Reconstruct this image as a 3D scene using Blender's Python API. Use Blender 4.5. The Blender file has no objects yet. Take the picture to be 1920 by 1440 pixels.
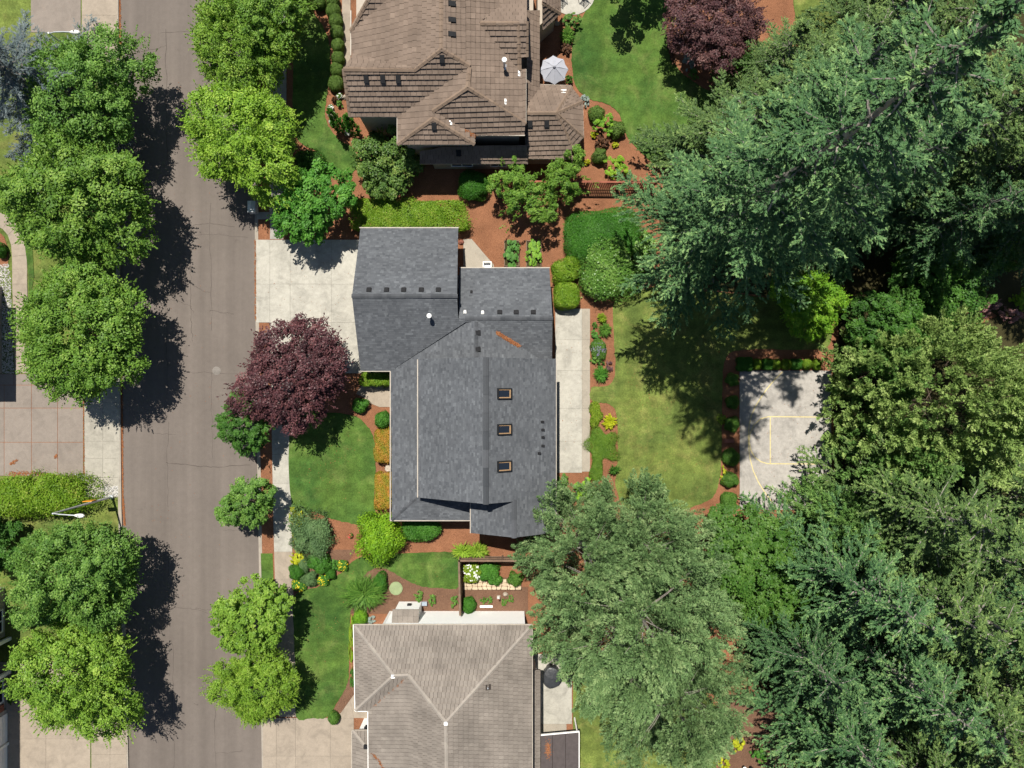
import bpy, math, random
import numpy as np
from mathutils import Vector, Matrix
random.seed(7)
sc = bpy.context.scene
COL = sc.collection
R = math.radians

# ---------------------------------------------------------------- camera, sky, sun, exposure
H, S = 57.0, 24.0            # drone height in metres, photo pixels per metre on the ground
cam_d = bpy.data.cameras.new('camera'); cam = bpy.data.objects.new('camera', cam_d); COL.objects.link(cam)
cam.location = (0, 0, H); cam.rotation_euler = (0, 0, 0)
cam_d.sensor_width = 36.0; cam_d.lens = 36.0 * S * H / 1920.0; cam_d.clip_end = 3000.0; cam_d.clip_start = 0.5
sc.camera = cam
SUNV = Vector((-0.12, 0.42, 1.0)).normalized()     # towards the sun
world = bpy.data.worlds.new('World'); sc.world = world; world.use_nodes = True
wn = world.node_tree
sky = wn.nodes.new('ShaderNodeTexSky'); sky.sky_type = 'NISHITA'; sky.sun_disc = False
sky.sun_elevation = math.asin(SUNV.z); sky.sun_rotation = math.atan2(SUNV.x, SUNV.y)
sky.air_density = 1.0; sky.dust_density = 0.6
wn.links.new(sky.outputs[0], wn.nodes['Background'].inputs[0]); wn.nodes['Background'].inputs[1].default_value = 0.05
sun_d = bpy.data.lights.new('sun', 'SUN'); sun_d.energy = 4.6; sun_d.angle = R(0.53); sun_d.color = (1.0, 0.95, 0.86)
sun = bpy.data.objects.new('sun', sun_d); COL.objects.link(sun)
sun.rotation_euler = SUNV.to_track_quat('Z', 'Y').to_euler(); sun.location = (-8, 28, 66)
vs = sc.view_settings
vs.view_transform = 'Standard'; vs.look = 'None'; vs.exposure = 0.72; vs.gamma = 1.0; vs.use_curve_mapping = False
sc.cycles.max_bounces = 5; sc.cycles.transparent_max_bounces = 4
sc.cycles.use_adaptive_sampling = True; sc.cycles.adaptive_threshold = 0.03

# ---------------------------------------------------------------- helpers
def W(px, py, z=0.0):
    """point at height z that the photo shows at pixel px, py"""
    k = (H - z) / (H * S)
    return Vector(((px - 960.0) * k, (720.0 - py) * k, z))
def Wl(pts, z=0.0): return [W(p[0], p[1], p[2] if len(p) > 2 else z) for p in pts]
def org(o):
    v = Vector((0, 0, 0))
    while o is not None: v = v + Vector(o.location); o = o.parent
    return v
def link(o, parent=None):
    COL.objects.link(o)
    if parent is not None: o.parent = parent
    return o
def tag(o, label=None, cat=None, group=None, kind=None):
    if label: o['label'] = label
    if cat: o['category'] = cat
    if group: o['group'] = group
    if kind: o['kind'] = kind
    return o
def thing(name, label, cat, loc, group=None):
    o = bpy.data.objects.new(name, None); o.empty_display_size = 0.3; o.location = loc; COL.objects.link(o)
    return tag(o, label, cat, group)
def mesh(name, verts, faces, mat, parent=None, loc=None, tint=None, smooth=False):
    """verts in world space; the origin is the parent's origin (or loc)"""
    o0 = org(parent) if parent is not None else (Vector(loc) if loc is not None else Vector((0, 0, 0)))
    me = bpy.data.meshes.new(name)
    me.from_pydata([(v[0]-o0.x, v[1]-o0.y, v[2]-o0.z) for v in verts], [], faces)
    for m in (mat if isinstance(mat, (list, tuple)) else [mat]): me.materials.append(m)
    if tint is not None:
        at = me.attributes.new('tint', 'FLOAT', 'FACE'); at.data.foreach_set('value', np.asarray(tint, 'f'))
    if smooth: me.polygons.foreach_set('use_smooth', [True]*len(me.polygons))
    me.update()
    ob = bpy.data.objects.new(name, me)
    if parent is None: ob.location = o0
    return link(ob, parent)
class MB:
    """collects boxes, bars, tubes, prisms into one mesh"""
    def __init__(s): s.v = []; s.f = []; s.t = []
    def add(s, v, f, t=0.5):
        n = len(s.v); s.v += [tuple(p) for p in v]; s.f += [tuple(i+n for i in q) for q in f]; s.t += [t]*len(f); return s
    def box(s, c, d, rz=0.0, t=0.5):
        cx, cy, cz = c; a, b, h = d[0]/2, d[1]/2, d[2]/2; cs, sn = math.cos(rz), math.sin(rz)
        v = [(cx+x*cs-y*sn, cy+x*sn+y*cs, cz+z) for z in (-h, h) for x, y in ((-a, -b), (a, -b), (a, b), (-a, b))]
        return s.add(v, [(3, 2, 1, 0), (4, 5, 6, 7), (0, 1, 5, 4), (1, 2, 6, 5), (2, 3, 7, 6), (3, 0, 4, 7)], t)
    def bar(s, p, q, w, h, up=Vector((0, 0, 1)), t=0.5):
        p, q = Vector(p), Vector(q); d = (q-p).normalized(); x = d.cross(up)
        if x.length < 1e-4: x = d.cross(Vector((1, 0, 0)))
        x.normalize(); y = x.cross(d)
        v = [b + x*sx*w/2 + y*sy*h/2 for b in (p, q) for sx, sy in ((-1, -1), (1, -1), (1, 1), (-1, 1))]
        return s.add(v, [(3, 2, 1, 0), (4, 5, 6, 7), (0, 1, 5, 4), (1, 2, 6, 5), (2, 3, 7, 6), (3, 0, 4, 7)], t)
    def tube(s, pts, rad, n=8, cap=True, t=0.5):
        pts = [Vector(p) for p in pts]; rings = []
        for i, p in enumerate(pts):
            d = (pts[min(i+1, len(pts)-1)] - pts[max(i-1, 0)]).normalized()
            x = d.cross(Vector((0, 0, 1)));  x = x if x.length > 0.05 else d.cross(Vector((1, 0, 0)))
            x.normalize(); y = d.cross(x); r = rad[i] if isinstance(rad, (list, tuple)) else rad
            rings.append([p + x*math.cos(2*math.pi*k/n)*r + y*math.sin(2*math.pi*k/n)*r for k in range(n)])
        v = [p for r in rings for p in r]; f = []
        for i in range(len(pts)-1):
            for k in range(n): f.append((i*n+k, i*n+(k+1) % n, (i+1)*n+(k+1) % n, (i+1)*n+k))
        if cap: f.append(tuple(range(n))[::-1]); f.append(tuple((len(pts)-1)*n+k for k in range(n)))
        return s.add(v, f, t)
    def prism(s, poly, z0, z1, t=0.5):
        n = len(poly); poly = [(p[0], p[1]) for p in poly]
        a = sum(poly[i][0]*poly[(i+1) % n][1]-poly[(i+1) % n][0]*poly[i][1] for i in range(n))
        if a < 0: poly = poly[::-1]
        v = [(x, y, z0) for x, y in poly] + [(x, y, z1) for x, y in poly]
        return s.add(v, [tuple(range(n))[::-1], tuple(range(n, 2*n))] + [(i, (i+1) % n, n+(i+1) % n, n+i) for i in range(n)], t)
    def build(s, name, mat, parent=None, loc=None, smooth=False): return mesh(name, s.v, s.f, mat, parent, loc, s.t, smooth)

def smooth_poly(pts, n=6):
    """closed Catmull-Rom through the points"""
    out = []; m = len(pts)
    for i in range(m):
        p0, p1, p2, p3 = [np.array(pts[(i+k-1) % m][:2], float) for k in range(4)]
        for j in range(n):
            t = j/n
            out.append(tuple(0.5*((2*p1)+(-p0+p2)*t+(2*p0-5*p1+4*p2-p3)*t*t+(-p0+3*p1-3*p2+p3)*t**3)))
    return out

# ---------------------------------------------------------------- materials
def mk(name, rough=0.8, spec=0.3):
    m = bpy.data.materials.new(name); m.use_nodes = True; nt = m.node_tree; b = nt.nodes['Principled BSDF']
    b.inputs['Roughness'].default_value = rough; b.inputs['Specular IOR Level'].default_value = spec
    return m, nt, b
def nd(nt, t, **kw):
    n = nt.nodes.new(t)
    for k, v in kw.items(): setattr(n, k, v)
    return n
def pos(nt, scale=(1, 1, 1)):
    g = nd(nt, 'ShaderNodeNewGeometry'); mp = nd(nt, 'ShaderNodeMapping'); mp.inputs['Scale'].default_value = scale
    nt.links.new(g.outputs['Position'], mp.inputs['Vector']); return mp.outputs[0]
def noise(nt, scale, detail=4, rough=0.55, dist=0.0, vec=None):
    n = nd(nt, 'ShaderNodeTexNoise'); n.inputs['Scale'].default_value = scale; n.inputs['Detail'].default_value = detail
    n.inputs['Roughness'].default_value = rough; n.inputs['Distortion'].default_value = dist
    nt.links.new(vec if vec is not None else pos(nt), n.inputs['Vector']); return n.outputs['Fac']
def ramp(nt, fac, stops):
    r = nd(nt, 'ShaderNodeValToRGB'); e = r.color_ramp.elements
    while len(e) < len(stops): e.new(0.5)
    for i, (p, c) in enumerate(stops): e[i].position = p; e[i].color = (c[0], c[1], c[2], 1) if hasattr(c, '__len__') else (c, c, c, 1)
    nt.links.new(fac, r.inputs[0]); return r.outputs[0]
def mix(nt, a, b, fac, mode='MIX'):
    m = nd(nt, 'ShaderNodeMix', data_type='RGBA', blend_type=mode)
    for sock, v in ((m.inputs[0], fac), (m.inputs[6], a), (m.inputs[7], b)):
        if hasattr(v, 'links') or hasattr(v, 'is_output'): nt.links.new(v, sock)
        elif isinstance(v, (int, float)): sock.default_value = v if sock == m.inputs[0] else (v, v, v, 1)
        else: sock.default_value = (v[0], v[1], v[2], 1)
    return m.outputs[2]
def bump(nt, b, fac, strength, dist=0.02):
    n = nd(nt, 'ShaderNodeBump'); n.inputs['Strength'].default_value = strength; n.inputs['Distance'].default_value = dist
    nt.links.new(fac, n.inputs['Height']); nt.links.new(n.outputs[0], b.inputs['Normal'])
def attr(nt, name='tint'):
    a = nd(nt, 'ShaderNodeAttribute', attribute_name=name); return a.outputs['Fac']
def objrand(nt): return nd(nt, 'ShaderNodeObjectInfo').outputs['Random']
def sc3(c, k): return (c[0]*k, c[1]*k, c[2]*k)

def M_plain(name, col, rough=0.7, var=0.12, scale=3.0, fine=30.0, bmp=0.0, spec=0.3, metal=0.0):
    m, nt, b = mk(name, rough, spec); b.inputs['Metallic'].default_value = metal
    f = noise(nt, scale, 5, 0.6); g = noise(nt, fine, 2, 0.5)
    c = ramp(nt, f, [(0.3, sc3(col, 1-var)), (0.7, sc3(col, 1+var))])
    c = mix(nt, c, ramp(nt, g, [(0.3, 1-var*0.6), (0.7, 1+var*0.6)]), 1.0, 'MULTIPLY')
    nt.links.new(c, b.inputs['Base Color'])
    if bmp: bump(nt, b, g, bmp)
    return m
def M_leaf(name, c0, c1, c2=None, trans=0.32, rough=0.5, objvar=0.12):
    m, nt, b = mk(name, rough, 0.22)
    c = ramp(nt, attr(nt), [(0.0, c0), (0.6, c1), (1.0, c2 or c1)])
    v = nd(nt, 'ShaderNodeMapRange'); v.inputs[3].default_value = 1-objvar; v.inputs[4].default_value = 1+objvar
    nt.links.new(objrand(nt), v.inputs[0])
    c = mix(nt, c, v.outputs[0], 1.0, 'MULTIPLY')
    nt.links.new(c, b.inputs['Base Color'])
    t = nd(nt, 'ShaderNodeBsdfTranslucent'); tc = mix(nt, c, (1.25, 1.3, 0.6), 1.0, 'MULTIPLY'); nt.links.new(tc, t.inputs[0])
    ms = nd(nt, 'ShaderNodeMixShader'); ms.inputs[0].default_value = trans
    nt.links.new(b.outputs[0], ms.inputs[1]); nt.links.new(t.outputs[0], ms.inputs[2])
    nt.links.new(ms.outputs[0], nt.nodes['Material Output'].inputs[0])
    return m
def M_tile(name, c0, c1, c2, rough=0.85, streak=0.25, use_obj=False):
    m, nt, b = mk(name, rough, 0.2)
    f = attr(nt)
    if use_obj: f = objrand(nt)
    c = ramp(nt, f, [(0.0, c0), (0.5, c1), (1.0, c2)])
    n1 = noise(nt, 0.5, 5, 0.65); n2 = noise(nt, 22.0, 3, 0.6)
    c = mix(nt, c, ramp(nt, n1, [(0.3, 1-streak), (0.65, 1+streak*0.4)]), 1.0, 'MULTIPLY')
    c = mix(nt, c, ramp(nt, n2, [(0.25, 0.82), (0.75, 1.15)]), 1.0, 'MULTIPLY')
    nt.links.new(c, b.inputs['Base Color']); bump(nt, b, n2, 0.35, 0.01)
    return m
def M_lawn(name, dark, mid, dry, dry_amt=0.5):
    m, nt, b = mk(name, 0.95, 0.1)
    big = noise(nt, 0.30, 5, 0.62, 0.3); med = noise(nt, 1.7, 5, 0.6); fine = noise(nt, 24.0, 3, 0.7); vfine = noise(nt, 70.0, 2, 0.7)
    c = ramp(nt, big, [(0.32, dark), (0.62, mid)])
    dfac = ramp(nt, noise(nt, 0.55, 6, 0.68, 0.6), [(0.50, 0.0), (0.72, dry_amt)])
    c = mix(nt, c, dry, dfac)
    c = mix(nt, c, ramp(nt, med, [(0.28, 0.72), (0.72, 1.26)]), 1.0, 'MULTIPLY')
    for sx in ((1.1, 0.05, 1), (0.05, 1.1, 1)):
        c = mix(nt, c, ramp(nt, noise(nt, 1.0, 3, 0.5, 0.15, pos(nt, sx)), [(0.35, 0.90), (0.65, 1.10)]), 1.0, 'MULTIPLY')
    c = mix(nt, c, ramp(nt, noise(nt, 7.0, 5, 0.75), [(0.3, 0.70), (0.7, 1.3)]), 1.0, 'MULTIPLY')
    c = mix(nt, c, ramp(nt, fine, [(0.25, 0.66), (0.75, 1.34)]), 1.0, 'MULTIPLY')
    c = mix(nt, c, ramp(nt, vfine, [(0.25, 0.75), (0.75, 1.25)]), 1.0, 'MULTIPLY')
    nt.links.new(c, b.inputs['Base Color']); bump(nt, b, fine, 0.9, 0.05)
    return m
def M_mulch(name, a, c_, d):
    m, nt, b = mk(name, 0.95, 0.1)
    big = noise(nt, 0.6, 5, 0.6); fine = noise(nt, 16.0, 5, 0.75, 1.5); fine2 = noise(nt, 46.0, 3, 0.75)
    c = ramp(nt, fine, [(0.28, a), (0.52, c_), (0.74, d)])
    c = mix(nt, c, ramp(nt, big, [(0.3, 0.80), (0.7, 1.16)]), 1.0, 'MULTIPLY')
    c = mix(nt, c, ramp(nt, fine2, [(0.25, 0.65), (0.75, 1.35)]), 1.0, 'MULTIPLY')
    nt.links.new(c, b.inputs['Base Color']); bump(nt, b, fine, 1.0, 0.05)
    return m
def M_conc(name, col, stain=0.18, fine_amt=0.10, red=0.0):
    m, nt, b = mk(name, 0.88, 0.2)
    big = noise(nt, 0.7, 6, 0.65, 0.8); med = noise(nt, 4.0, 6, 0.7); fine = noise(nt, 40.0, 3, 0.7)
    c = ramp(nt, big, [(0.28, sc3(col, 1-stain)), (0.5, col), (0.75, sc3(col, 1+stain*0.5))])
    c = mix(nt, c, ramp(nt, med, [(0.3, 1-stain*0.6), (0.7, 1+stain*0.35)]), 1.0, 'MULTIPLY')
    c = mix(nt, c, ramp(nt, fine, [(0.25, 1-fine_amt), (0.75, 1+fine_amt)]), 1.0, 'MULTIPLY')
    v = nd(nt, 'ShaderNodeMapRange'); v.inputs[3].default_value = 0.94; v.inputs[4].default_value = 1.05
    nt.links.new(objrand(nt), v.inputs[0]); c = mix(nt, c, v.outputs[0], 1.0, 'MULTIPLY')
    if red: c = mix(nt, c, (0.34, 0.16, 0.09), ramp(nt, noise(nt, 2.3, 6, 0.75, 1.0), [(0.6, 0.0), (0.8, red)]))
    nt.links.new(c, b.inputs['Base Color']); bump(nt, b, fine, 0.3, 0.006)
    return m
def M_asphalt(name):
    m, nt, b = mk(name, 0.9, 0.15)
    col = (0.132, 0.112, 0.098)
    big = noise(nt, 0.16, 6, 0.6, 0.5); lane = noise(nt, 1.0, 4, 0.55, 0.0, pos(nt, (0.9, 0.02, 1))); med = noise(nt, 2.5, 6, 0.7); fine = noise(nt, 60.0, 2, 0.8)
    c = ramp(nt, big, [(0.3, sc3(col, 0.90)), (0.7, sc3(col, 1.08))])
    c = mix(nt, c, ramp(nt, lane, [(0.3, 0.87), (0.7, 1.11)]), 1.0, 'MULTIPLY')
    c = mix(nt, c, ramp(nt, med, [(0.3, 0.93), (0.7, 1.06)]), 1.0, 'MULTIPLY')
    c = mix(nt, c, ramp(nt, fine, [(0.2, 0.84), (0.8, 1.16)]), 1.0, 'MULTIPLY')
    c = mix(nt, c, (0.060, 0.050, 0.043), ramp(nt, noise(nt, 0.9, 5, 0.7, 0.6), [(0.64, 0.0), (0.82, 0.45)]))
    nt.links.new(c, b.inputs['Base Color']); bump(nt, b, fine, 0.4, 0.006)
    return m
M = {}
M['asphalt'] = M_asphalt('asphalt')
M['crack'] = M_plain('crack', (0.068, 0.056, 0.048), 0.95)
M['curb'] = M_conc('curb_concrete', (0.272, 0.240, 0.200))
M['conc'] = M_conc('pale_concrete', (0.350, 0.334, 0.290), 0.28)
M['conc_grey'] = M_conc('grey_concrete', (0.304, 0.288, 0.256), 0.25)
M['conc_agg'] = M_conc('aggregate_concrete', (0.288, 0.256, 0.208), 0.15, 0.25)
M['conc_brown'] = M_conc('brown_concrete', (0.200, 0.170, 0.145), 0.18, 0.2, 0.25)
M['conc_tan'] = M_conc('tan_concrete', (0.272, 0.228, 0.180), 0.22, 0.15)
M['conc_walk'] = M_conc('sidewalk_concrete', (0.296, 0.276, 0.232), 0.28)
M['court'] = M_conc('court_concrete', (0.315, 0.295, 0.268), 0.32)
M['line'] = M_plain('court_paint', (0.50, 0.42, 0.20), 0.8, 0.15)
M['mulch'] = M_mulch('bark_mulch', (0.092, 0.040, 0.021), (0.232, 0.104, 0.055), (0.35, 0.172, 0.096))
M['mulch_old'] = M_mulch('weathered_mulch', (0.060, 0.032, 0.021), (0.152, 0.084, 0.054), (0.240, 0.152, 0.096))
M['lawn'] = M_lawn('front_lawn', (0.036, 0.084, 0.018), (0.072, 0.128, 0.024), (0.168, 0.176, 0.060), 0.38)
M['lawn_dry'] = M_lawn('back_lawn', (0.076, 0.110, 0.027), (0.124, 0.160, 0.036), (0.220, 0.198, 0.066), 0.60)
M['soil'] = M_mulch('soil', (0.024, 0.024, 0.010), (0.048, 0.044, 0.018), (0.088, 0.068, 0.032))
M['shingle'] = M_tile('charcoal_shingle', (0.064, 0.069, 0.077), (0.086, 0.092, 0.101), (0.118, 0.126, 0.136), 0.9, 0.16)
M['shingle_deck'] = M_plain('shingle_edge', (0.040, 0.042, 0.045), 0.9)
M['shingle_cap'] = M_tile('shingle_cap', (0.044, 0.048, 0.054), (0.060, 0.064, 0.070), (0.076, 0.080, 0.088), 0.9, 0.1)
M['btile'] = M_tile('brown_roof_tile', (0.142, 0.106, 0.082), (0.164, 0.123, 0.096), (0.188, 0.142, 0.111), 0.85, 0.24)
M['btile_o'] = M_tile('brown_roof_tile_loose', (0.142, 0.106, 0.082), (0.164, 0.123, 0.096), (0.188, 0.142, 0.111), 0.85, 0.24, True)
M['bdeck'] = M_plain('roof_underlay', (0.040, 0.032, 0.027), 0.9)
M['bcap'] = M_tile('brown_cap_tile', (0.160, 0.116, 0.084), (0.188, 0.136, 0.100), (0.212, 0.156, 0.116), 0.85, 0.15)
M['gtile'] = M_tile('taupe_roof_tile', (0.172, 0.149, 0.128), (0.192, 0.167, 0.144), (0.212, 0.186, 0.160), 0.85, 0.28)
M['gtile_o'] = M_tile('taupe_roof_tile_loose', (0.172, 0.149, 0.128), (0.192, 0.167, 0.144), (0.212, 0.186, 0.160), 0.85, 0.28, True)
M['gcap'] = M_tile('taupe_cap_tile', (0.235, 0.21, 0.183), (0.26, 0.23, 0.2), (0.28, 0.25, 0.215), 0.85, 0.1)
M['white'] = M_plain('white_paint', (0.76, 0.75, 0.72), 0.5, 0.04)
M['gutter'] = M_plain('gutter_paint', (0.35, 0.31, 0.26), 0.6, 0.15)
M['siding_w'] = M_plain('pale_siding', (0.90, 0.90, 0.885), 0.6, 0.02)
M['siding_b'] = M_plain('beige_siding', (0.336, 0.288, 0.232), 0.7, 0.06)
M['siding_t'] = M_plain('taupe_siding', (0.288, 0.264, 0.240), 0.7, 0.06)
M['dkmetal'] = M_plain('black_vent_metal', (0.014, 0.0145, 0.016), 0.75, 0.2, spec=0.15)
M['lightmetal'] = M_plain('galvanised_metal', (0.58, 0.60, 0.62), 0.4, 0.08, metal=0.4)
M['wood'] = M_plain('weathered_wood', (0.152, 0.100, 0.068), 0.85, 0.3, 2.0, 25.0, 0.4)
M['wood_red'] = M_plain('red_stained_wood', (0.208, 0.068, 0.040), 0.8, 0.2, 2.0, 25.0, 0.3)
M['wood_tan'] = M_plain('tan_wood', (0.30, 0.19, 0.10), 0.6, 0.15)
M['bark'] = M_plain('bark', (0.104, 0.076, 0.056), 0.95, 0.35, 4.0, 25.0, 0.8)
M['bark_pale'] = M_plain('pale_bark', (0.240, 0.216, 0.188), 0.95, 0.3, 4.0, 25.0, 0.8)
M['glass'], _nt, _b = mk('dark_glass', 0.04, 0.6); _b.inputs['Base Color'].default_value = (0.012, 0.016, 0.024, 1)
M['stone'] = M_plain('cream_flagstone', (0.448, 0.360, 0.248), 0.85, 0.18, 1.6, 20.0, 0.4)
M['boulder'] = M_plain('pale_boulder', (0.336, 0.288, 0.232), 0.9, 0.2, 3.0, 20.0, 0.6)
M['pebble'] = M_tile('white_pebble', (0.320, 0.312, 0.296), (0.480, 0.464, 0.440), (0.624, 0.608, 0.584), 0.8, 0.1)
M['litter'] = M_tile('fallen_needles', (0.16, 0.055, 0.022), (0.23, 0.085, 0.035), (0.29, 0.14, 0.06), 0.9, 0.1)
M['brick'] = M_plain('red_brick', (0.208, 0.080, 0.056), 0.9, 0.2)
M['orange'] = M_plain('orange_sign', (0.576, 0.240, 0.016), 0.5, 0.05)
M['canvas'] = M_plain('grey_canvas', (0.320, 0.328, 0.368), 0.85, 0.05)
M['cover'] = M_plain('black_vinyl_cover', (0.028, 0.030, 0.034), 0.42, 0.2, 3, 9, 0.8, 0.5)
M['panel'] = M_plain('dark_roof_sheet', (0.068, 0.056, 0.054), 0.5, 0.15)
M['mailbox'] = M_plain('grey_blue_metal', (0.240, 0.288, 0.336), 0.5, 0.1)
M['manhole'] = M_plain('worn_iron', (0.165, 0.148, 0.132), 0.8, 0.2)
M['joint'] = M_plain('joint_dirt', (0.13, 0.115, 0.095), 0.95, 0.3)

# ---------------------------------------------------------------- foliage generators (numpy, real leaf faces)
def unit(a): return a / np.maximum(np.linalg.norm(a, axis=-1, keepdims=True), 1e-9)
def rsph(g, n): return unit(g.normal(size=(n, 3)))
def leaf_quads(P, T, N, L, Wd, fold=0.18):
    """diamond leaves: centre P, long axis T, normal N"""
    T = unit(T); B = unit(np.cross(N, T)); N = np.cross(T, B)
    L = np.broadcast_to(np.asarray(L, float), (len(P),))[:, None]; Wd = np.broadcast_to(np.asarray(Wd, float), (len(P),))[:, None]
    V = np.empty((len(P), 4, 3))
    V[:, 0] = P - T*L*0.5; V[:, 2] = P + T*L*0.5
    V[:, 1] = P + B*Wd*0.5 + N*Wd*fold - T*L*0.06; V[:, 3] = P - B*Wd*0.5 + N*Wd*fold - T*L*0.06
    return V.reshape(-1, 3)
def quad_me(name, V, tint, mats, midx=None, extra=None):
    """mesh from (4n,3) verts; extra = (verts, faces, tints) of a solid core"""
    n = len(V)//4; nv = len(V); F = np.arange(nv)
    sizes = np.full(n, 4); loops = F; tint = np.asarray(tint, 'f')
    if extra is not None:
        ev, ef, et = extra; V = np.vstack([V, ev])
        loops = np.concatenate([loops, (np.asarray(ef).reshape(-1) + nv)]); sizes = np.concatenate([sizes, np.full(len(ef), len(ef[0]))]); tint = np.concatenate([tint, et])
    me = bpy.data.meshes.new(name); me.vertices.add(len(V)); me.vertices.foreach_set('co', V.astype('f').ravel())
    me.loops.add(len(loops)); me.loops.foreach_set('vertex_index', loops.astype('i'))
    me.polygons.add(len(sizes)); me.polygons.foreach_set('loop_start', np.concatenate([[0], np.cumsum(sizes)[:-1]]).astype('i'))
    at = me.attributes.new('tint', 'FLOAT', 'FACE'); at.data.foreach_set('value', np.clip(tint, 0, 1))
    for m in mats: me.materials.append(m)
    if midx is not None: me.polygons.foreach_set('material_index', np.asarray(midx, 'i'))
    me.update(calc_edges=True); me.validate(); return me

def lobes(g, k=5, amp=0.14):
    fr = g.integers(2, 6, size=k); ph = g.uniform(0, 6.28, size=k); fz = g.uniform(-3, 3, size=k); a = amp*g.uniform(0.4, 1.0, size=k)/math.sqrt(k)*1.6
    return lambda az, z: 1 + sum(a[i]*np.sin(fr[i]*az + fz[i]*z + ph[i]) for i in range(k))

def crown_broad(seed, r, hc, zc, nclump=170, per=150, leaf=0.19, flat=0.62, sprigs=70, asp=0.8, cs=(0.12, 0.23), low=-0.45, lamp=0.22):
    """broad-leaved crown: clumps of leaves spread through an ellipsoid of radius r, height hc, centre zc"""
    g = np.random.default_rng(seed); lb = lobes(g, 6, lamp)
    az = g.uniform(0, 6.283, nclump); cz = g.uniform(low, 1, nclump); sr = np.sqrt(1-cz**2)
    D = np.stack([np.cos(az)*sr, np.sin(az)*sr, cz], 1)
    fr = 1 - 0.55*g.random(nclump)**1.8
    Cn = D * (fr*lb(az, cz))[:, None] * np.array([r, r, hc/2]) ; Cn[:, 2] += zc
    cr = r*g.uniform(cs[0], cs[1], nclump); ct = np.clip(g.normal(0.5, 0.17, nclump), 0, 1)
    idx = np.repeat(np.arange(nclump), per); n = len(idx)
    d = rsph(g, n); d[:, 2] = np.where(d[:, 2] < -0.25, -d[:, 2], d[:, 2])
    P = Cn[idx] + d*(cr[idx]*g.uniform(0.55, 1.08, n))[:, None]*np.array([1, 1, flat])
    N = unit(d*0.4 + np.array([0, 0, 0.85]) + D[idx]*0.3 + rsph(g, n)*0.55)
    T = np.cross(N, rsph(g, n)) + D[idx]*0.3 - np.array([0, 0, 0.15])
    t = ct[idx] + g.normal(0, 0.16, n)
    Ls = leaf*g.uniform(0.7, 1.3, n)
    if sprigs:                                      # young shoots that break the outline
        az = g.uniform(0, 6.283, sprigs); cz = g.uniform(-0.3, 1, sprigs); sr = np.sqrt(1-cz**2)
        d0 = np.stack([np.cos(az)*sr, np.sin(az)*sr, cz], 1); st = d0*(0.9*lb(az, cz))[:, None]*np.array([r, r, hc/2]); st[:, 2] += zc
        dd = unit(d0 + np.array([0, 0, 0.35]) + rsph(g, sprigs)*0.35); ln = r*g.uniform(0.10, 0.34, sprigs)
        k = 24; ii = np.repeat(np.arange(sprigs), k); s = g.uniform(0.05, 1, len(ii))
        P2 = st[ii] + dd[ii]*(s*ln[ii])[:, None] + rsph(g, len(ii))*(leaf*1.0*(1.12-s))[:, None]
        N2 = unit(np.array([0, 0, 0.8]) + rsph(g, len(ii))*0.8); T2 = dd[ii] + rsph(g, len(ii))*0.7
        P = np.vstack([P, P2]); N = np.vstack([N, N2]); T = np.vstack([T, T2]); t = np.concatenate([t, 0.62 + g.normal(0, 0.15, len(ii))]); Ls = np.concatenate([Ls, leaf*g.uniform(0.6, 1.0, len(ii))])
    return leaf_quads(P, T, N, Ls, Ls*asp), t, Cn

def crown_plume(seed, r, z0, z1, nplume=850, per=62, plen=(0.7, 1.3), p=2.2, q=1.3, leaf=0.24, asp=0.28, up=0.55, fat=0.30, amp=0.16, inner=0.45, droop=0.0, clus=0, cw=0.9):
    """evergreen crown of pointed plumes over a dome / cone envelope"""
    g = np.random.default_rng(seed); lb = lobes(g, 6, amp)
    tt = g.random(nplume)**1.15
    env = np.maximum(1 - tt**p, 0.0)**(1/q)
    az = g.uniform(0, 6.283, nplume); rr = r*env*lb(az, tt*4)*(1 - inner*g.random(nplume)**2.2)
    C = np.stack([np.cos(az)*rr, np.sin(az)*rr, z0 + (z1-z0)*tt], 1)
    if clus:                                        # gather the plumes into boughs with gaps between
        near = np.argmin(((C[:, None, :] - C[None, :clus, :])**2).sum(2), 1)
        C = C + (C[near] - C)*g.uniform(0.25, 0.62, nplume)[:, None] + (C[near]*np.array([1, 1, 0]))*(g.normal(0, 0.10, clus)[near])[:, None]
    out = np.stack([np.cos(az), np.sin(az), np.zeros(nplume)], 1)
    D = unit(out*(0.85 - 0.5*tt)[:, None] + np.array([0, 0, 1.0])*(up + 0.5*tt)[:, None] + rsph(g, nplume)*0.35)
    ln = g.uniform(plen[0], plen[1], nplume); ct = np.clip(g.normal(0.5, 0.16, nplume), 0, 1)
    ii = np.repeat(np.arange(nplume), per); n = len(ii); s = g.random(n)**0.8
    rad = unit(np.cross(D[ii], rsph(g, n)))
    w = fat*ln[ii]*(1.05-s)**0.7*np.sqrt(g.random(n))
    P = C[ii] + D[ii]*(s*ln[ii])[:, None] + rad*w[:, None]; P[:, 2] -= droop*s*ln[ii]
    T = D[ii]*0.8 + rad*0.7 + rsph(g, n)*0.3
    N = unit(rad*0.35 + np.array([0, 0, 1.0]) + rsph(g, n)*0.5)
    t = ct[ii] + 0.22*(s-0.5) + g.normal(0, 0.13, n)
    Ls = leaf*g.uniform(0.7, 1.3, n)
    return leaf_quads(P, T, N, Ls, Ls*asp, 0.1), t, C

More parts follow.
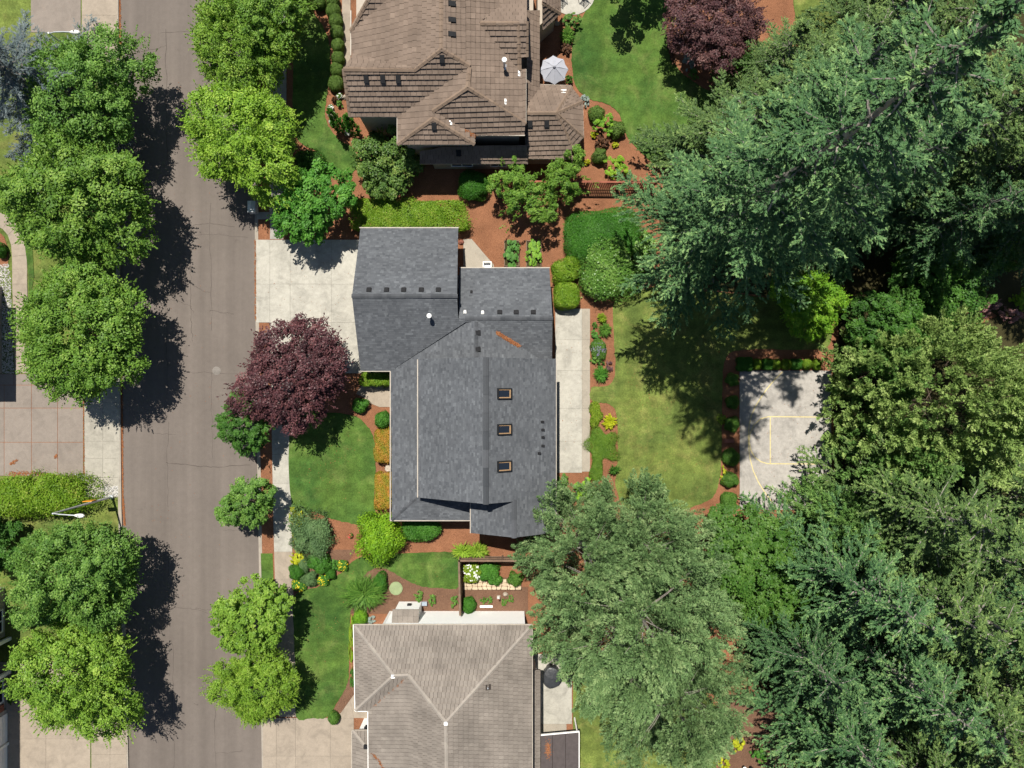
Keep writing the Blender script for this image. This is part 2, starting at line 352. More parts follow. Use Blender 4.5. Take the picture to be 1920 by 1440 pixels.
def crown_fir(seed, h, r, cb, nb=150, leaf=0.20, asp=0.42, droop=0.30, rise=0.20, prof=0.8, tuft=0.62, per=24, wid=0.34, gap=0.27):
    """fir: whorls of fan-shaped branches carrying tufts of needle sprays; returns leaf verts, tints and branch curves"""
    g = np.random.default_rng(seed); up = np.array([0, 0, 1.0])
    u = np.sort(g.random(nb)**1.05); z = cb + (h*0.985-cb)*u
    L = r*np.maximum(1-u, 0.02)**prof*g.uniform(0.52, 1.18, nb)*np.where(g.random(nb) < 0.12, 1.18, 1.0)
    L = np.maximum(L, 0.4); az = np.arange(nb)*2.39996 + g.normal(0, 0.35, nb)
    az = az + 0; z = z + g.normal(0, 0.12, nb)
    C, D, ct = [], [], []; curves = []
    for b in range(nb):
        o = np.array([math.cos(az[b]), math.sin(az[b]), 0.0]); sd = np.array([-o[1], o[0], 0.0])
        rs = rise*g.uniform(0.2, 1.6) + 0.5*u[b]**3; dp = droop*g.uniform(0.5, 1.5)*(1-0.5*u[b]); bend = g.normal(0, 0.14)
        def pt(s): s = np.asarray(s)[..., None]; return o*s*L[b] + sd*bend*s*s*L[b] + up*(z[b] + L[b]*(rs*s - dp*s*s))
        curves.append([pt(s) for s in (0.0, 0.3, 0.62, 0.95)])
        # side twigs on both sides of the branch, each a feather of short tufts
        k = max(4, int(L[b]/gap)); s0 = np.repeat(np.linspace(0.10, 0.98, k), 2) + g.normal(0, 0.02, 2*k); sg = np.tile([1.0, -1.0], k)
        l2 = (wid*1.7*L[b]*np.maximum(1.03-s0, 0.03)**0.75*np.minimum(1, s0*2.8) + 0.10)*g.uniform(0.55, 1.2, 2*k); td = unit(o*g.uniform(0.7, 1.1, 2*k)[:, None] + sd*(sg*g.uniform(0.55, 1.0, 2*k))[:, None])
        bp = pt(np.clip(s0, 0.05, 1.0)); sag = g.uniform(0.05, 0.55, 2*k); bt = g.normal(0, 0.09)
        m = np.maximum(1, (l2/0.26).astype(int)); ii = np.repeat(np.arange(2*k), m); q = g.random(len(ii))
        P = bp[ii] + td[ii]*(q*l2[ii])[:, None] - up*(sag[ii]*q*q*l2[ii])[:, None] + g.normal(0, 0.035, (len(ii), 3))
        C.append(P); D.append(unit(td[ii] + up*g.uniform(-0.35, 0.25, len(ii))[:, None] + rsph(g, len(ii))*0.25)); ct.append(np.clip(0.36 + bt + 0.22*q*s0[ii] + g.normal(0, 0.10, len(ii)), 0, 1))
        ax = np.linspace(0.15, 1.0, k*2); C.append(pt(ax) + g.normal(0, 0.04, (2*k, 3))); D.append(unit(o + up*g.uniform(-0.2, 0.3, 2*k)[:, None] + rsph(g, 2*k)*0.3)); ct.append(np.clip(0.42 + bt + 0.2*ax + g.normal(0, 0.1, 2*k), 0, 1))
    C = np.vstack(C); D = np.vstack(D); ct = np.concatenate(ct); nt_ = len(C); ln = tuft*g.uniform(0.65, 1.25, nt_)
    ii = np.repeat(np.arange(nt_), per); n = len(ii); s = g.random(n)
    rad = unit(np.cross(D[ii], rsph(g, n))); rad[:, 2] *= 0.5; P = C[ii] + D[ii]*((s-0.35)*ln[ii])[:, None] + rad*(0.24*ln[ii]*(1.1-s)**0.7*np.sqrt(g.random(n)))[:, None]
    T = D[ii]*0.8 + rad*0.75 + rsph(g, n)*0.2; N = unit(up*1.0 + rad*0.2 + rsph(g, n)*0.45); Ls = leaf*g.uniform(0.7, 1.3, n)
    return leaf_quads(P, T, N, Ls, Ls*asp, 0.08), ct[ii] + 0.40*(s-0.45) + g.normal(0, 0.09, n), curves

def trunk_mesh(name, h, r0, limbs, mat, lean=0.0, seed=0, n=8, limb_r=0.05):
    g = random.Random(seed); mb = MB()
    pts = [(lean*h*(k/7)**1.5 + g.uniform(-.01, .01)*h*0.3*(k > 0), g.uniform(-.01, .01)*h*0.3*(k > 0), h*k/7) for k in range(8)]
    mb.tube(pts, [r0*(1.35 if k == 0 else 1)*(1-0.9*k/7) for k in range(8)], n)
    for c in limbs:
        rr = limb_r if not isinstance(limb_r, str) else 0.05
        mb.tube(c, [rr*(1-0.8*k/(len(c)-1)) for k in range(len(c))], 4, False)
    me = bpy.data.meshes.new(name); me.from_pydata(mb.v, [], mb.f); me.materials.append(mat); me.update(); return me
def broad_limbs(Cn, zt, k, seed):
    g = random.Random(seed); out = []
    for i in g.sample(range(len(Cn)), min(k, len(Cn))):
        c = Cn[i]; z = zt*g.uniform(0.55, 0.95)
        out.append([(0, 0, z), (c[0]*.35, c[1]*.35, z+(c[2]-z)*.5), tuple(c)])
    return out
LIB = {}
def tree(kind, name, label, cat, base_px, scale, rz, leafmat, group=None, z=0.10, tilt=None, barkmat=None):
    """one tree: Empty > trunk, crown. kind names a pair of shared meshes"""
    tr, cr = LIB[kind]
    loc = W(base_px[0], base_px[1], 0.0); loc.z = z
    sx = scale if hasattr(scale, '__len__') else (scale, scale, scale)
    t = thing(name, label, cat, loc, group); t.rotation_euler = (0, 0, rz)
    for nm, me, m in (('trunk', tr, barkmat), ('crown', cr, leafmat)):
        o = bpy.data.objects.new(nm, me); link(o, t); o.scale = sx
        if m is not None: o.material_slots[0].link = 'OBJECT'; o.material_slots[0].material = m
    return t

# leaf materials (albedo)
LM = {}
def lm(k, c0, c1, c2, trans=0.32, rough=0.5, ov=0.08): LM[k] = M_leaf('leaf_'+k, c0, c1, c2, trans, rough, ov)
lm('maple', (0.065, 0.150, 0.020), (0.140, 0.265, 0.036), (0.260, 0.390, 0.070))
lm('maple_blue', (0.060, 0.145, 0.025), (0.126, 0.250, 0.044), (0.230, 0.370, 0.078))
lm('lime', (0.101, 0.223, 0.014), (0.203, 0.378, 0.019), (0.351, 0.499, 0.041))
lm('lime2', (0.084, 0.210, 0.017), (0.168, 0.350, 0.022), (0.294, 0.462, 0.042))
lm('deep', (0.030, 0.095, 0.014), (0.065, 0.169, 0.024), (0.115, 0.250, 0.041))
lm('bright', (0.038, 0.135, 0.016), (0.078, 0.225, 0.028), (0.140, 0.310, 0.050))
lm('purple', (0.036, 0.016, 0.019), (0.088, 0.035, 0.040), (0.180, 0.075, 0.076), 0.2, 0.45)
lm('purple2', (0.045, 0.020, 0.024), (0.110, 0.050, 0.052), (0.200, 0.105, 0.092), 0.2, 0.5)
lm('fir', (0.021, 0.062, 0.025), (0.072, 0.156, 0.054), (0.210, 0.330, 0.116), 0.16, 0.6)
lm('fir2', (0.028, 0.062, 0.018), (0.092, 0.160, 0.043), (0.228, 0.318, 0.095), 0.16, 0.6)
lm('cedar', (0.085, 0.155, 0.036), (0.205, 0.305, 0.080), (0.330, 0.420, 0.140), 0.22, 0.6)
lm('cedar2', (0.055, 0.135, 0.030), (0.115, 0.225, 0.052), (0.215, 0.330, 0.095), 0.2, 0.6)
lm('pine', (0.050, 0.102, 0.034), (0.125, 0.212, 0.076), (0.245, 0.335, 0.140), 0.14, 0.6)
lm('bluecedar', (0.045, 0.068, 0.075), (0.105, 0.140, 0.148), (0.215, 0.250, 0.250), 0.1, 0.6)
lm('box', (0.026, 0.100, 0.010), (0.050, 0.165, 0.016), (0.085, 0.220, 0.028), 0.22, 0.5)
lm('boxlight', (0.066, 0.121, 0.022), (0.105, 0.182, 0.033), (0.154, 0.231, 0.055), 0.25, 0.55)
lm('hedge', (0.081, 0.172, 0.011), (0.172, 0.293, 0.021), (0.310, 0.333, 0.069), 0.3, 0.5)
lm('yellow', (0.250, 0.300, 0.010), (0.420, 0.450, 0.018), (0.560, 0.520, 0.030), 0.3, 0.5)
lm('chart', (0.120, 0.205, 0.014), (0.205, 0.300, 0.022), (0.300, 0.375, 0.045), 0.3, 0.5)
lm('juniper', (0.050, 0.105, 0.036), (0.100, 0.178, 0.064), (0.165, 0.245, 0.100), 0.1, 0.6)
lm('bluegrey', (0.132, 0.180, 0.162), (0.216, 0.270, 0.240), (0.300, 0.348, 0.312), 0.15, 0.6)
lm('orange', (0.150, 0.230, 0.020), (0.400, 0.230, 0.030), (0.600, 0.190, 0.070), 0.25, 0.5)
lm('shrub', (0.042, 0.101, 0.020), (0.105, 0.189, 0.036), (0.210, 0.280, 0.063), 0.28, 0.45)
lm('laurel', (0.060, 0.150, 0.024), (0.125, 0.250, 0.042), (0.250, 0.380, 0.100), 0.22, 0.35)
lm('grassblade', (0.108, 0.216, 0.018), (0.204, 0.324, 0.030), (0.324, 0.408, 0.060), 0.3, 0.5)
lm('fern', (0.044, 0.125, 0.018), (0.100, 0.213, 0.031), (0.175, 0.288, 0.056), 0.3, 0.5)
lm('white_fl', (0.620, 0.640, 0.600), (0.760, 0.770, 0.760), (0.840, 0.840, 0.820), 0.2, 0.6)
lm('yellow_fl', (0.650, 0.480, 0.010), (0.780, 0.620, 0.020), (0.820, 0.700, 0.080), 0.2, 0.6)
lm('lav_fl', (0.130, 0.130, 0.190), (0.210, 0.200, 0.290), (0.300, 0.280, 0.360), 0.2, 0.6)
lm('red_fl', (0.450, 0.030, 0.050), (0.600, 0.050, 0.070), (0.650, 0.150, 0.150), 0.2, 0.6)
lm('pink', (0.180, 0.090, 0.090), (0.300, 0.160, 0.150), (0.400, 0.250, 0.220), 0.25, 0.6)
lm('rust', (0.050, 0.022, 0.012), (0.110, 0.052, 0.025), (0.170, 0.090, 0.040), 0.25, 0.6)

lm('leafy', (0.035, 0.105, 0.014), (0.074, 0.170, 0.025), (0.130, 0.240, 0.045))
lm('limemap', (0.090, 0.185, 0.020), (0.175, 0.310, 0.036), (0.310, 0.430, 0.075))
lm('lime3', (0.098, 0.195, 0.016), (0.188, 0.330, 0.030), (0.330, 0.450, 0.070))
lm('cover', (0.070, 0.150, 0.014), (0.120, 0.220, 0.022), (0.190, 0.285, 0.045), 0.3, 0.5)
# shared tree meshes
def lib_broad(key, seed, r, hc, zc, ht, bark='bark', **kw):
    V, t, Cn = crown_broad(seed, r, hc, zc, **kw)
    LIB[key] = (trunk_mesh(key+'_trunk', ht, max(0.07, r*0.045), broad_limbs(Cn, ht, 26, seed), M[bark], 0, seed, 8, r*0.012), quad_me(key+'_crown', V, t, [LM['maple']]))
lib_broad('street1', 11, 4.3, 6.2, 4.9, 6.0, nclump=480, per=95, cs=(0.065, 0.16), sprigs=420, leaf=0.155, lamp=0.15)
lib_broad('street2', 12, 4.2, 6.4, 5.0, 6.0, nclump=480, per=95, cs=(0.065, 0.16), sprigs=420, leaf=0.155, lamp=0.15)
lib_broad('street3', 13, 4.4, 5.8, 4.7, 6.0, nclump=480, per=95, cs=(0.065, 0.16), sprigs=420, leaf=0.155, lamp=0.15)
lib_broad('young1', 14, 2.1, 3.6, 3.0, 3.6, nclump=200, per=75, leaf=0.13, sprigs=110, cs=(0.09, 0.18), lamp=0.13)
lib_broad('young2', 15, 2.6, 4.2, 3.4, 4.0, nclump=230, per=80, leaf=0.155, sprigs=140, cs=(0.09, 0.17), lamp=0.13)
lib_broad('maple_purple', 16, 4.6, 4.6, 4.4, 4.6, nclump=420, per=85, leaf=0.16, sprigs=200, cs=(0.075, 0.15), lamp=0.11)
lib_broad('spreading', 17, 3.0, 3.4, 3.2, 3.4, nclump=200, per=80, leaf=0.19, sprigs=90, cs=(0.09, 0.18))
lib_broad('bushy', 18, 2.5, 3.4, 1.9, 2.0, nclump=140, per=120, leaf=0.15, sprigs=40, low=-0.8)
lib_broad('open', 19, 2.3, 2.6, 2.6, 2.7, nclump=60, per=110, leaf=0.15, sprigs=45)
lib_broad('thicket', 20, 3.6, 6.0, 4.4, 5.0, nclump=380, per=80, leaf=0.18, sprigs=150, cs=(0.075, 0.16))
def lib_fir(key, seed, h, r, cb, **kw):
    V, t, cu = crown_fir(seed, h, r, cb, **kw)
    LIB[key] = (trunk_mesh(key+'_trunk', h, h*0.010, cu, M['bark_pale'], 0, seed, 8, 0.06), quad_me(key+'_crown', V, t, [LM['fir']]))
lib_fir('fir_giant', 31, 39.0, 6.2, 7.0, nb=128, tuft=0.46, gap=0.34, per=12, wid=0.26, leaf=0.19, asp=0.32, prof=0.6)
lib_fir('fir_a', 32, 22.0, 5.6, 2.0, nb=96, tuft=0.42, gap=0.31, per=14, wid=0.27, leaf=0.17, asp=0.34, prof=0.75)
lib_fir('fir_b', 33, 20.0, 5.4, 1.5, nb=94, tuft=0.42, droop=0.40, gap=0.31, per=14, wid=0.27, leaf=0.17, asp=0.34)
lib_fir('fir_c', 34, 17.0, 5.4, 1.5, nb=88, tuft=0.42, droop=0.25, rise=0.28, gap=0.31, per=14, wid=0.27, leaf=0.17, asp=0.34)
def lib_plume(key, seed, r, z0, z1, bark='bark', **kw):
    V, t, C = crown_plume(seed, r, z0, z1, **kw)
    g = random.Random(seed); limbs = [[(0, 0, C[i][2]*0.8), tuple(C[i]*np.array([.5, .5, .93])), tuple(C[i])] for i in g.sample(range(len(C)), 34)]
    LIB[key] = (trunk_mesh(key+'_trunk', z1*0.95, z1*0.016, limbs, M[bark], 0, seed, 8, 0.035), quad_me(key+'_crown', V, t, [LM['cedar']]))
lib_plume('cedar_big', 41, 5.6, 1.0, 15.0, nplume=1500, per=64, plen=(0.9, 1.7), asp=0.36, fat=0.30, amp=0.12, inner=0.4, clus=420, leaf=0.23)
lib_plume('cedar_small', 42, 2.6, 0.5, 8.5, nplume=340, per=76, plen=(0.7, 1.2), p=1.6, asp=0.42, fat=0.34, inner=0.3)
lib_plume('pine_big', 43, 5.6, 2.0, 15.5, nplume=1150, per=84, plen=(0.8, 1.5), leaf=0.185, asp=0.28, up=0.20, fat=0.36, amp=0.26, p=2.0, inner=0.45, clus=72, bark='bark_pale')
lib_plume('pine_mid', 44, 4.4, 1.5, 12.5, nplume=780, per=84, plen=(0.8, 1.4), leaf=0.185, asp=0.28, up=0.20, fat=0.36, amp=0.30, p=1.9, inner=0.45, clus=48, bark='bark_pale')
lib_plume('cypress', 45, 2.2, 0.3, 7.5, nplume=330, per=70, plen=(0.9, 1.7), leaf=0.26, asp=0.18, up=0.25, fat=0.22, p=1.4)
LIB['blue_cedar'] = None
V, t, cu = crown_fir(46, 11.0, 5.0, 1.0, nb=80, leaf=0.18, asp=0.18, droop=0.45, rise=0.15, prof=0.7, wid=0.20, gap=0.32, tuft=0.5, per=14)
LIB['blue_cedar'] = (trunk_mesh('blue_cedar_trunk', 11.0, 0.2, cu, M['bark_pale'], 0, 46, 8, 0.05), quad_me('blue_cedar_crown', V, t, [LM['bluecedar']]))

# ---------------------------------------------------------------- shrubs
def superell(d, a, b, c, e):
    k = (np.abs(d[:, 0]/a)**e + np.abs(d[:, 1]/b)**e + np.abs(d[:, 2]/c)**e)**(-1/e)
    P = d*k[:, None]; N = unit(np.sign(d)*np.stack([np.abs(P[:, 0]/a)**(e-1)/a, np.abs(P[:, 1]/b)**(e-1)/b, np.abs(P[:, 2]/c)**(e-1)/c], 1))
    return P, N
_seed = [100]
def shrub(name, label, px, py, rx, ry, h, mat, style='ball', e=2.2, leaf=0.08, dens=330, rz=0.0, cat='shrub', group=None, flower=None, fl_n=0, fl_size=0.10, rough=0.05, z=0.10):
    """px, py, rx, ry in photo pixels of the visible top; h in metres"""
    _seed[0] += 1; g = np.random.default_rng(_seed[0])
    c0 = W(px, py, h*0.55); loc = Vector((c0.x, c0.y, z)); k = (H-h*0.5)/(H*S); a, b = rx*k, ry*k; c = h*0.55
    core = None
    if style == 'ball':
        dens = max(dens, (1.35+8*rough)/(leaf*leaf*0.31)); n = int(min(24000, dens*(a*b*3.14 + 3.14*(a+b)*h*0.8)))
        fs_ = 3.14*(a+b)*h*0.8; fs_ = fs_/(fs_+3.14*a*b); ns = int(n*fs_); uv = g.uniform(-1, 1, (int((n-ns)*1.6)+50, 2)); k_ = np.abs(uv[:, 0])**e+np.abs(uv[:, 1])**e; uv = uv[k_ < 0.97]; k_ = k_[k_ < 0.97]
        Pt = np.stack([uv[:, 0]*a, uv[:, 1]*b, c*(1-k_)**(1/e)], 1); th = g.uniform(0, 6.283, ns*2); keep = g.random(ns*2) < np.sqrt((a*np.sin(th))**2+(b*np.cos(th))**2)/max(a, b)*1.2+0.1; th = th[keep][:ns]
        zz = g.uniform(-0.75, 0.92, len(th)); hr = (1-np.abs(zz)**e)**(1/e); ct_, st_ = np.cos(th), np.sin(th); Ps = np.stack([np.sign(ct_)*np.abs(ct_)**(2/e)*a*hr, np.sign(st_)*np.abs(st_)**(2/e)*b*hr, zz*c], 1)
        P, N = superell(unit(np.vstack([Pt, Ps])), a, b, c, e)
        lumps = lobes(g, 6, rough*2.2); P *= (lumps(np.arctan2(P[:, 1], P[:, 0]), P[:, 2]*2)*(1+np.abs(g.normal(0, rough*0.8+0.015, len(P)))-g.random(len(P))*rough*1.2))[:, None]
        P[:, 2] += h*0.45
        NN = unit(N + rsph(g, len(P))*0.55); T = np.cross(NN, rsph(g, len(P))) + N*0.35
        Ls = leaf*g.uniform(0.7, 1.3, len(P)); ln = noise3(P*(1.2/max(0.3, min(a, b))), g)
        V = leaf_quads(P, T, NN, Ls, Ls*0.62); t = 0.45 + 0.28*ln + g.normal(0, 0.17, len(P))
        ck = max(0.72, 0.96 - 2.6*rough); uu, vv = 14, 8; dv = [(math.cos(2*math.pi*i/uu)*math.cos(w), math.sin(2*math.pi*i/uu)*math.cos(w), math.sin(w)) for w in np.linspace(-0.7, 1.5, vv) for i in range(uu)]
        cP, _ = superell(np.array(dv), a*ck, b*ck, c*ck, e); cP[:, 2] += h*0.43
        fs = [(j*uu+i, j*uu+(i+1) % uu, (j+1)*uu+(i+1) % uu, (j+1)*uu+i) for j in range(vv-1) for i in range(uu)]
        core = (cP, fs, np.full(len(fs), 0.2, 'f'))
    elif style == 'loose':
        nc = max(14, int(40*(a*b)**0.5 + 8)); V, t, _ = crown_broad(_seed[0], 1.0, 2.0, 0.0, nclump=nc, per=70, leaf=leaf/((a*b)**.5), sprigs=max(10, nc//3), low=-0.5)
        V = V*np.array([a, b, c]); V[:, 2] += h*0.5
    elif style == 'plume':
        V, t, _ = crown_plume(_seed[0], 1.0, 0.0, 1.0, nplume=max(40, int(90*a*b)), per=40, plen=(0.25, 0.45), leaf=leaf*1.6/((a*b)**.5), asp=0.25, up=0.3, fat=0.3)
        V = V*np.array([a, b, h])
    elif style == 'blades':
        nb = int(dens*a*b) + 30; az = g.uniform(0, 6.283, nb); ln = g.uniform(0.75, 1.1, nb); o = np.stack([np.cos(az)*a, np.sin(az)*b, np.zeros(nb)], 1)
        seg = [(0.02, 0.0), (0.35, 0.75), (0.72, 1.0), (1.05, 0.70)]; jit = np.stack([g.normal(0, a*0.16, nb), g.normal(0, b*0.16, nb), np.zeros(nb)], 1); hh = h*g.uniform(0.5, 1.1, nb)
        side = unit(np.cross(o, np.array([0, 0, 1.0]))); pts = [jit + o*(s*ln)[:, None] + np.array([0, 0, 1.0])*(z_*hh)[:, None] for s, z_ in seg]; wd = [leaf*0.5, leaf*0.55, leaf*0.4, leaf*0.06]
        q = []
        for i in range(3): q.append(np.stack([pts[i]-side*wd[i], pts[i]+side*wd[i], pts[i+1]+side*wd[i+1], pts[i+1]-side*wd[i+1]], 1))
        V = np.concatenate(q).reshape(-1, 3); tb = np.clip(g.normal(0.5, 0.2, nb), 0, 1); t = np.concatenate([tb, tb, tb])
    midx = None; mats = [mat if not isinstance(mat, str) else LM[mat]]
    if flower:
        d = rsph(g, fl_n*3); d = d[d[:, 2] > 0.05][:fl_n]; P, N = superell(d, a*1.0, b*1.0, c*1.02, e); P[:, 2] += h*0.45
        reps = 4; P = np.repeat(P, reps, 0) + rsph(g, len(P)*reps)*fl_size*0.45; N = unit(np.repeat(N, reps, 0) + rsph(g, len(P))*0.6 + np.array([0, 0, 0.5]))
        Vf = leaf_quads(P, np.cross(N, rsph(g, len(P))), N, fl_size, fl_size*0.9)
    if rz:
        cs, sn = math.cos(rz), math.sin(rz)
        for arr in ([V] + ([core[0]] if core else []) + ([Vf] if flower else [])):
            x = arr[:, 0].copy(); arr[:, 0] = x*cs - arr[:, 1]*sn; arr[:, 1] = x*sn + arr[:, 1]*cs
    me = quad_me(name, V, t, mats, midx, core)
    if flower:
        root = thing(name, label, cat, loc, group)
        o = bpy.data.objects.new('foliage', me); link(o, root)
        f = bpy.data.objects.new('blossom', quad_me('blossom', Vf, g.random(len(Vf)//4), [LM[flower]])); link(f, root)
        tag(f, None, None, None, 'stuff')
        return root
    o = bpy.data.objects.new(name, me); o.location = loc; COL.objects.link(o)
    return tag(o, label, cat, group)
def noise3(P, g):
    ph = g.uniform(0, 6.28, 6); return (np.sin(P[:, 0]*2.1+ph[0])*np.sin(P[:, 1]*2.3+ph[1]) + 0.7*np.sin(P[:, 0]*4.7+P[:, 1]*3.1+ph[2]) + 0.5*np.sin(P[:, 2]*6+P[:, 0]*5.3+ph[3]))/2.2

# ---------------------------------------------------------------- the ground
YARD = 0.10
rg2 = random.Random(21)
def sheet(name, pts, z, mat, thick=0.0, parent=None, smooth=0, kind='structure'):
    if smooth: pts = [(p[0]+rg2.uniform(-.9, .9), p[1]+rg2.uniform(-.9, .9)) for p in smooth_poly(pts, smooth*2)]
    P = [W(p[0], p[1], 0.0) for p in pts]
    mb = MB().prism([(p.x, p.y) for p in P], z-max(thick, 0.03), z)
    o = mb.build(name, mat, parent)
    if parent is None: tag(o, None, None, None, kind)
    return o
def ribbon(pts, w, z, closed=False):
    P = [Vector((W(*p[:2]).x, W(*p[:2]).y)) for p in pts]; L = []; Rr = []
    for i, p in enumerate(P):
        d = (P[min(i+1, len(P)-1)] - P[max(i-1, 0)]).normalized(); n = Vector((-d.y, d.x)); ww = w if not callable(w) else w(i/(len(P)-1))
        L.append(p+n*ww/2); Rr.append(p-n*ww/2)
    v = [(q.x, q.y, z) for q in L+Rr]; m = len(P)
    return v, [(m+i, m+i+1, i+1, i) for i in range(m-1)]
ground = mesh('ground', [(-700, -700, -0.06), (700, -700, -0.06), (700, 700, -0.06), (-700, 700, -0.06)], [(0, 1, 2, 3)], M['soil']); tag(ground, kind='structure')
LE = [(218, -2400), (223, -100), (224, 200), (226, 680), (229, 950), (238, 1250), (242, 1440), (246, 1540), (330, 3600)]   # left road edge
RE = [(474, -2400), (477, -100), (478, 200), (479, 450), (482, 800), (484, 900), (488, 1150), (492, 1440), (494, 1540), (560, 3600)]
road = mesh('road', [(W(*p).x, W(*p).y, 0.0) for p in LE + RE[::-1]], [tuple(range(len(LE)+len(RE)))[::-1]], M['asphalt']); tag(road, kind='structure')
rg = random.Random(3)
def crack(pts, w=0.035, wob=2.0, n=7):
    out = []
    for a, b in zip(pts[:-1], pts[1:]):
        for j in range(n): t = j/n; out.append((a[0]+(b[0]-a[0])*t + rg.uniform(-wob, wob), a[1]+(b[1]-a[1])*t + rg.uniform(-wob, wob)*0.7))
    out.append(pts[-1]); ww = [w*rg.uniform(0.4, 1.3) for _ in out]
    v, f = ribbon(out, lambda t: ww[min(int(t*(len(ww)-1)), len(ww)-1)], 0.004)
    mesh('crack', v, f, M['crack'], road)
for pts, w in [([(312, 55), (311, 180), (313, 300)], .035), ([(300, 62), (345, 58), (400, 54)], .03), ([(250, 98), (290, 92), (312, 86)], .035), ([(357, 470), (358, 520), (359, 600), (361, 640)], .03),
               ([(394, 380), (395, 500), (397, 620)], .025), ([(335, 433), (365, 422), (394, 419), (440, 425)], .03), ([(394, 583), (420, 586), (438, 589)], .035), ([(300, 562), (330, 563), (358, 575), (362, 587)], .025),
               ([(340, 441), (410, 440), (465, 446)], .02), ([(315, 1018), (316, 1130)], .02), ([(312, 868), (360, 873), (400, 876), (470, 872)], .045), ([(285, 812), (330, 815)], .02), ([(315, 790), (314, 850), (315, 950)], .03),
               ([(400, 1245), (403, 1340), (405, 1440)], .03), ([(323, 1200), (324, 1300), (326, 1440)], .03), ([(365, 1140), (400, 1145)], .03), ([(318, 1140), (358, 1141), (390, 1150)], .025), ([(362, 534), (380, 546), (395, 548)], .03),
               ([(402, 1412), (430, 1411), (455, 1408)], .025), ([(398, 700), (397, 780), (399, 860)], .02), ([(311, 560), (312, 640), (313, 740)], .028), ([(365, 1320), (372, 1322)], .03), ([(420, 994), (450, 995), (478, 993)], .02), ([(330, 700), (370, 698), (470, 702)], .02)]: crack(pts, w)
mh = MB(); c = W(406, 695); mh.tube([(c.x, c.y, 0.0), (c.x, c.y, 0.006)], 0.33, 28)
mo = thing('manhole_cover', 'round pale manhole cover set in the road surface', 'manhole cover', (c.x, c.y, 0.0))
mh.build('rim', M['manhole'], mo)
MB().tube([(c.x, c.y, 0.006), (c.x, c.y, 0.011)], 0.26, 24).build('lid', M['manhole'], mo)
for a in range(6): MB().bar((c.x-0.2, c.y-0.2+a*0.08, 0.012), (c.x+0.2, c.y-0.2+a*0.08, 0.012), 0.02, 0.006).build('rib', M['manhole'], mo)

# yards: one sheet each side of the road, a kerb step above it
tag(mesh('mulch_ground', [(W(p[0]+6, p[1]).x, W(p[0]+6, p[1]).y, YARD) for p in RE] + [(160, -130, YARD), (160, 130, YARD)], [tuple(range(len(RE)+2))], M['mulch']), kind='structure')
tag(mesh('left_yard', [(W(p[0]-5, p[1]).x, W(p[0]-5, p[1]).y, YARD) for p in LE] + [(-160, -130, YARD), (-160, 130, YARD)], [tuple(range(len(LE)+2))[::-1]], M['lawn_dry']), kind='structure')
for nm, E, s in (('kerb', RE, 1), ('kerb', LE, -1)):
    pts = [(p[0]+s*3.0, p[1]) for p in E]; v, f = ribbon(pts, 0.26, 0.12); n = len(v)
    v2 = v + [(x, y, -0.05) for x, y, z in v]; m = len(pts)
    f2 = f + [(i, i+1, n+i+1, n+i) for i in range(m-1)] + [(n+m+i, n+m+i+1, m+i+1, m+i) for i in range(m-1)]
    tag(mesh(nm, v2, f2, M['curb']), kind='structure')

def paving(name, mat, cells, z=0.13, joint=0.014, jm=None, gap_mat=None):
    """one pavement: a joint sheet with every slab a child"""
    mb = MB()
    for c in cells: mb.prism([(p.x, p.y) for p in Wl(c)], z-0.10, z-0.018)
    base = mb.build(name, gap_mat or M['joint']); tag(base, kind='structure')
    for c in cells:
        P = [Vector((p.x, p.y)) for p in Wl(c)]; ce = sum(P, Vector((0, 0)))/len(P); Q = []
        n = len(P)
        for i in range(n):
            a, b_, c2 = P[i-1], P[i], P[(i+1) % n]; d1 = (b_-a).normalized(); d2 = (c2-b_).normalized()
            inn = (Vector((-d1.y, d1.x)) + Vector((-d2.y, d2.x)))
            if inn.dot(ce-b_) < 0: inn = -inn
            Q.append(b_ + inn.normalized()*joint*0.7)
        zz = z + rg.uniform(-.003, .003)
        MB().prism([(q.x, q.y) for q in Q], z-0.09, zz).build('slab', mat, base)
    return base
def grid(xs, ys): return [[(xs[i], ys[j]), (xs[i+1], ys[j]), (xs[i+1], ys[j+1]), (xs[i], ys[j+1])] for i in range(len(xs)-1) for j in range(len(ys)-1)]

# concrete
paving('driveway', M['conc'], [c for c in grid([481.5, 507, 545, 622, 700], [450, 533, 605, 700]) if not (c[0][0] < 500 and c[0][1] > 600)])
paving('driveway_edge', M['conc_grey'], [[(483, 398), (507, 398), (507, 412), (483, 412)], [(507, 412), (532, 412), (532, 449), (507, 449)]])
def walk(y): return (509.5 + (y-760)*0.018 + max(0, y-1000)*0.012, 545.5 + (y-760)*0.012 + max(0, y-1000)*0.012)
ys = [700, 757, 805, 852, 906, 951, 996, 1034]
paving('sidewalk', M['conc'], [[(walk(a)[0], a), (walk(a)[1], a), (walk(b)[1], b), (walk(b)[0], b)] for a, b in zip(ys[:-1], ys[1:])])
ys = [1034, 1085, 1135, 1190, 1240, 1290, 1343]
paving('lower_sidewalk', M['conc_tan'], [[(walk(a)[0], a), (walk(a)[1], a), (walk(b)[1], b), (walk(b)[0], b)] for a, b in zip(ys[:-1], ys[1:])])
ys = [-80, -20, 40, 95, 150, 205, 260, 315, 370, 412]
paving('upper_sidewalk', M['conc_grey'], [[(506, a), (538, a), (538, b), (506, b)] for a, b in zip(ys[:-1], ys[1:])])
paving('neighbour_driveway', M['conc_tan'], grid([494, 519, 555, 620, 664], [1345, 1416, 1480]) + [[(620, 1345), (640, 1320), (655, 1300), (664, 1345)], [(664, 1345), (655, 1300), (664, 1296), (700, 1296), (700, 1345)]])
paving('back_patio', M['conc'], grid([1041, 1091], [579, 637, 695, 766, 827, 886]))
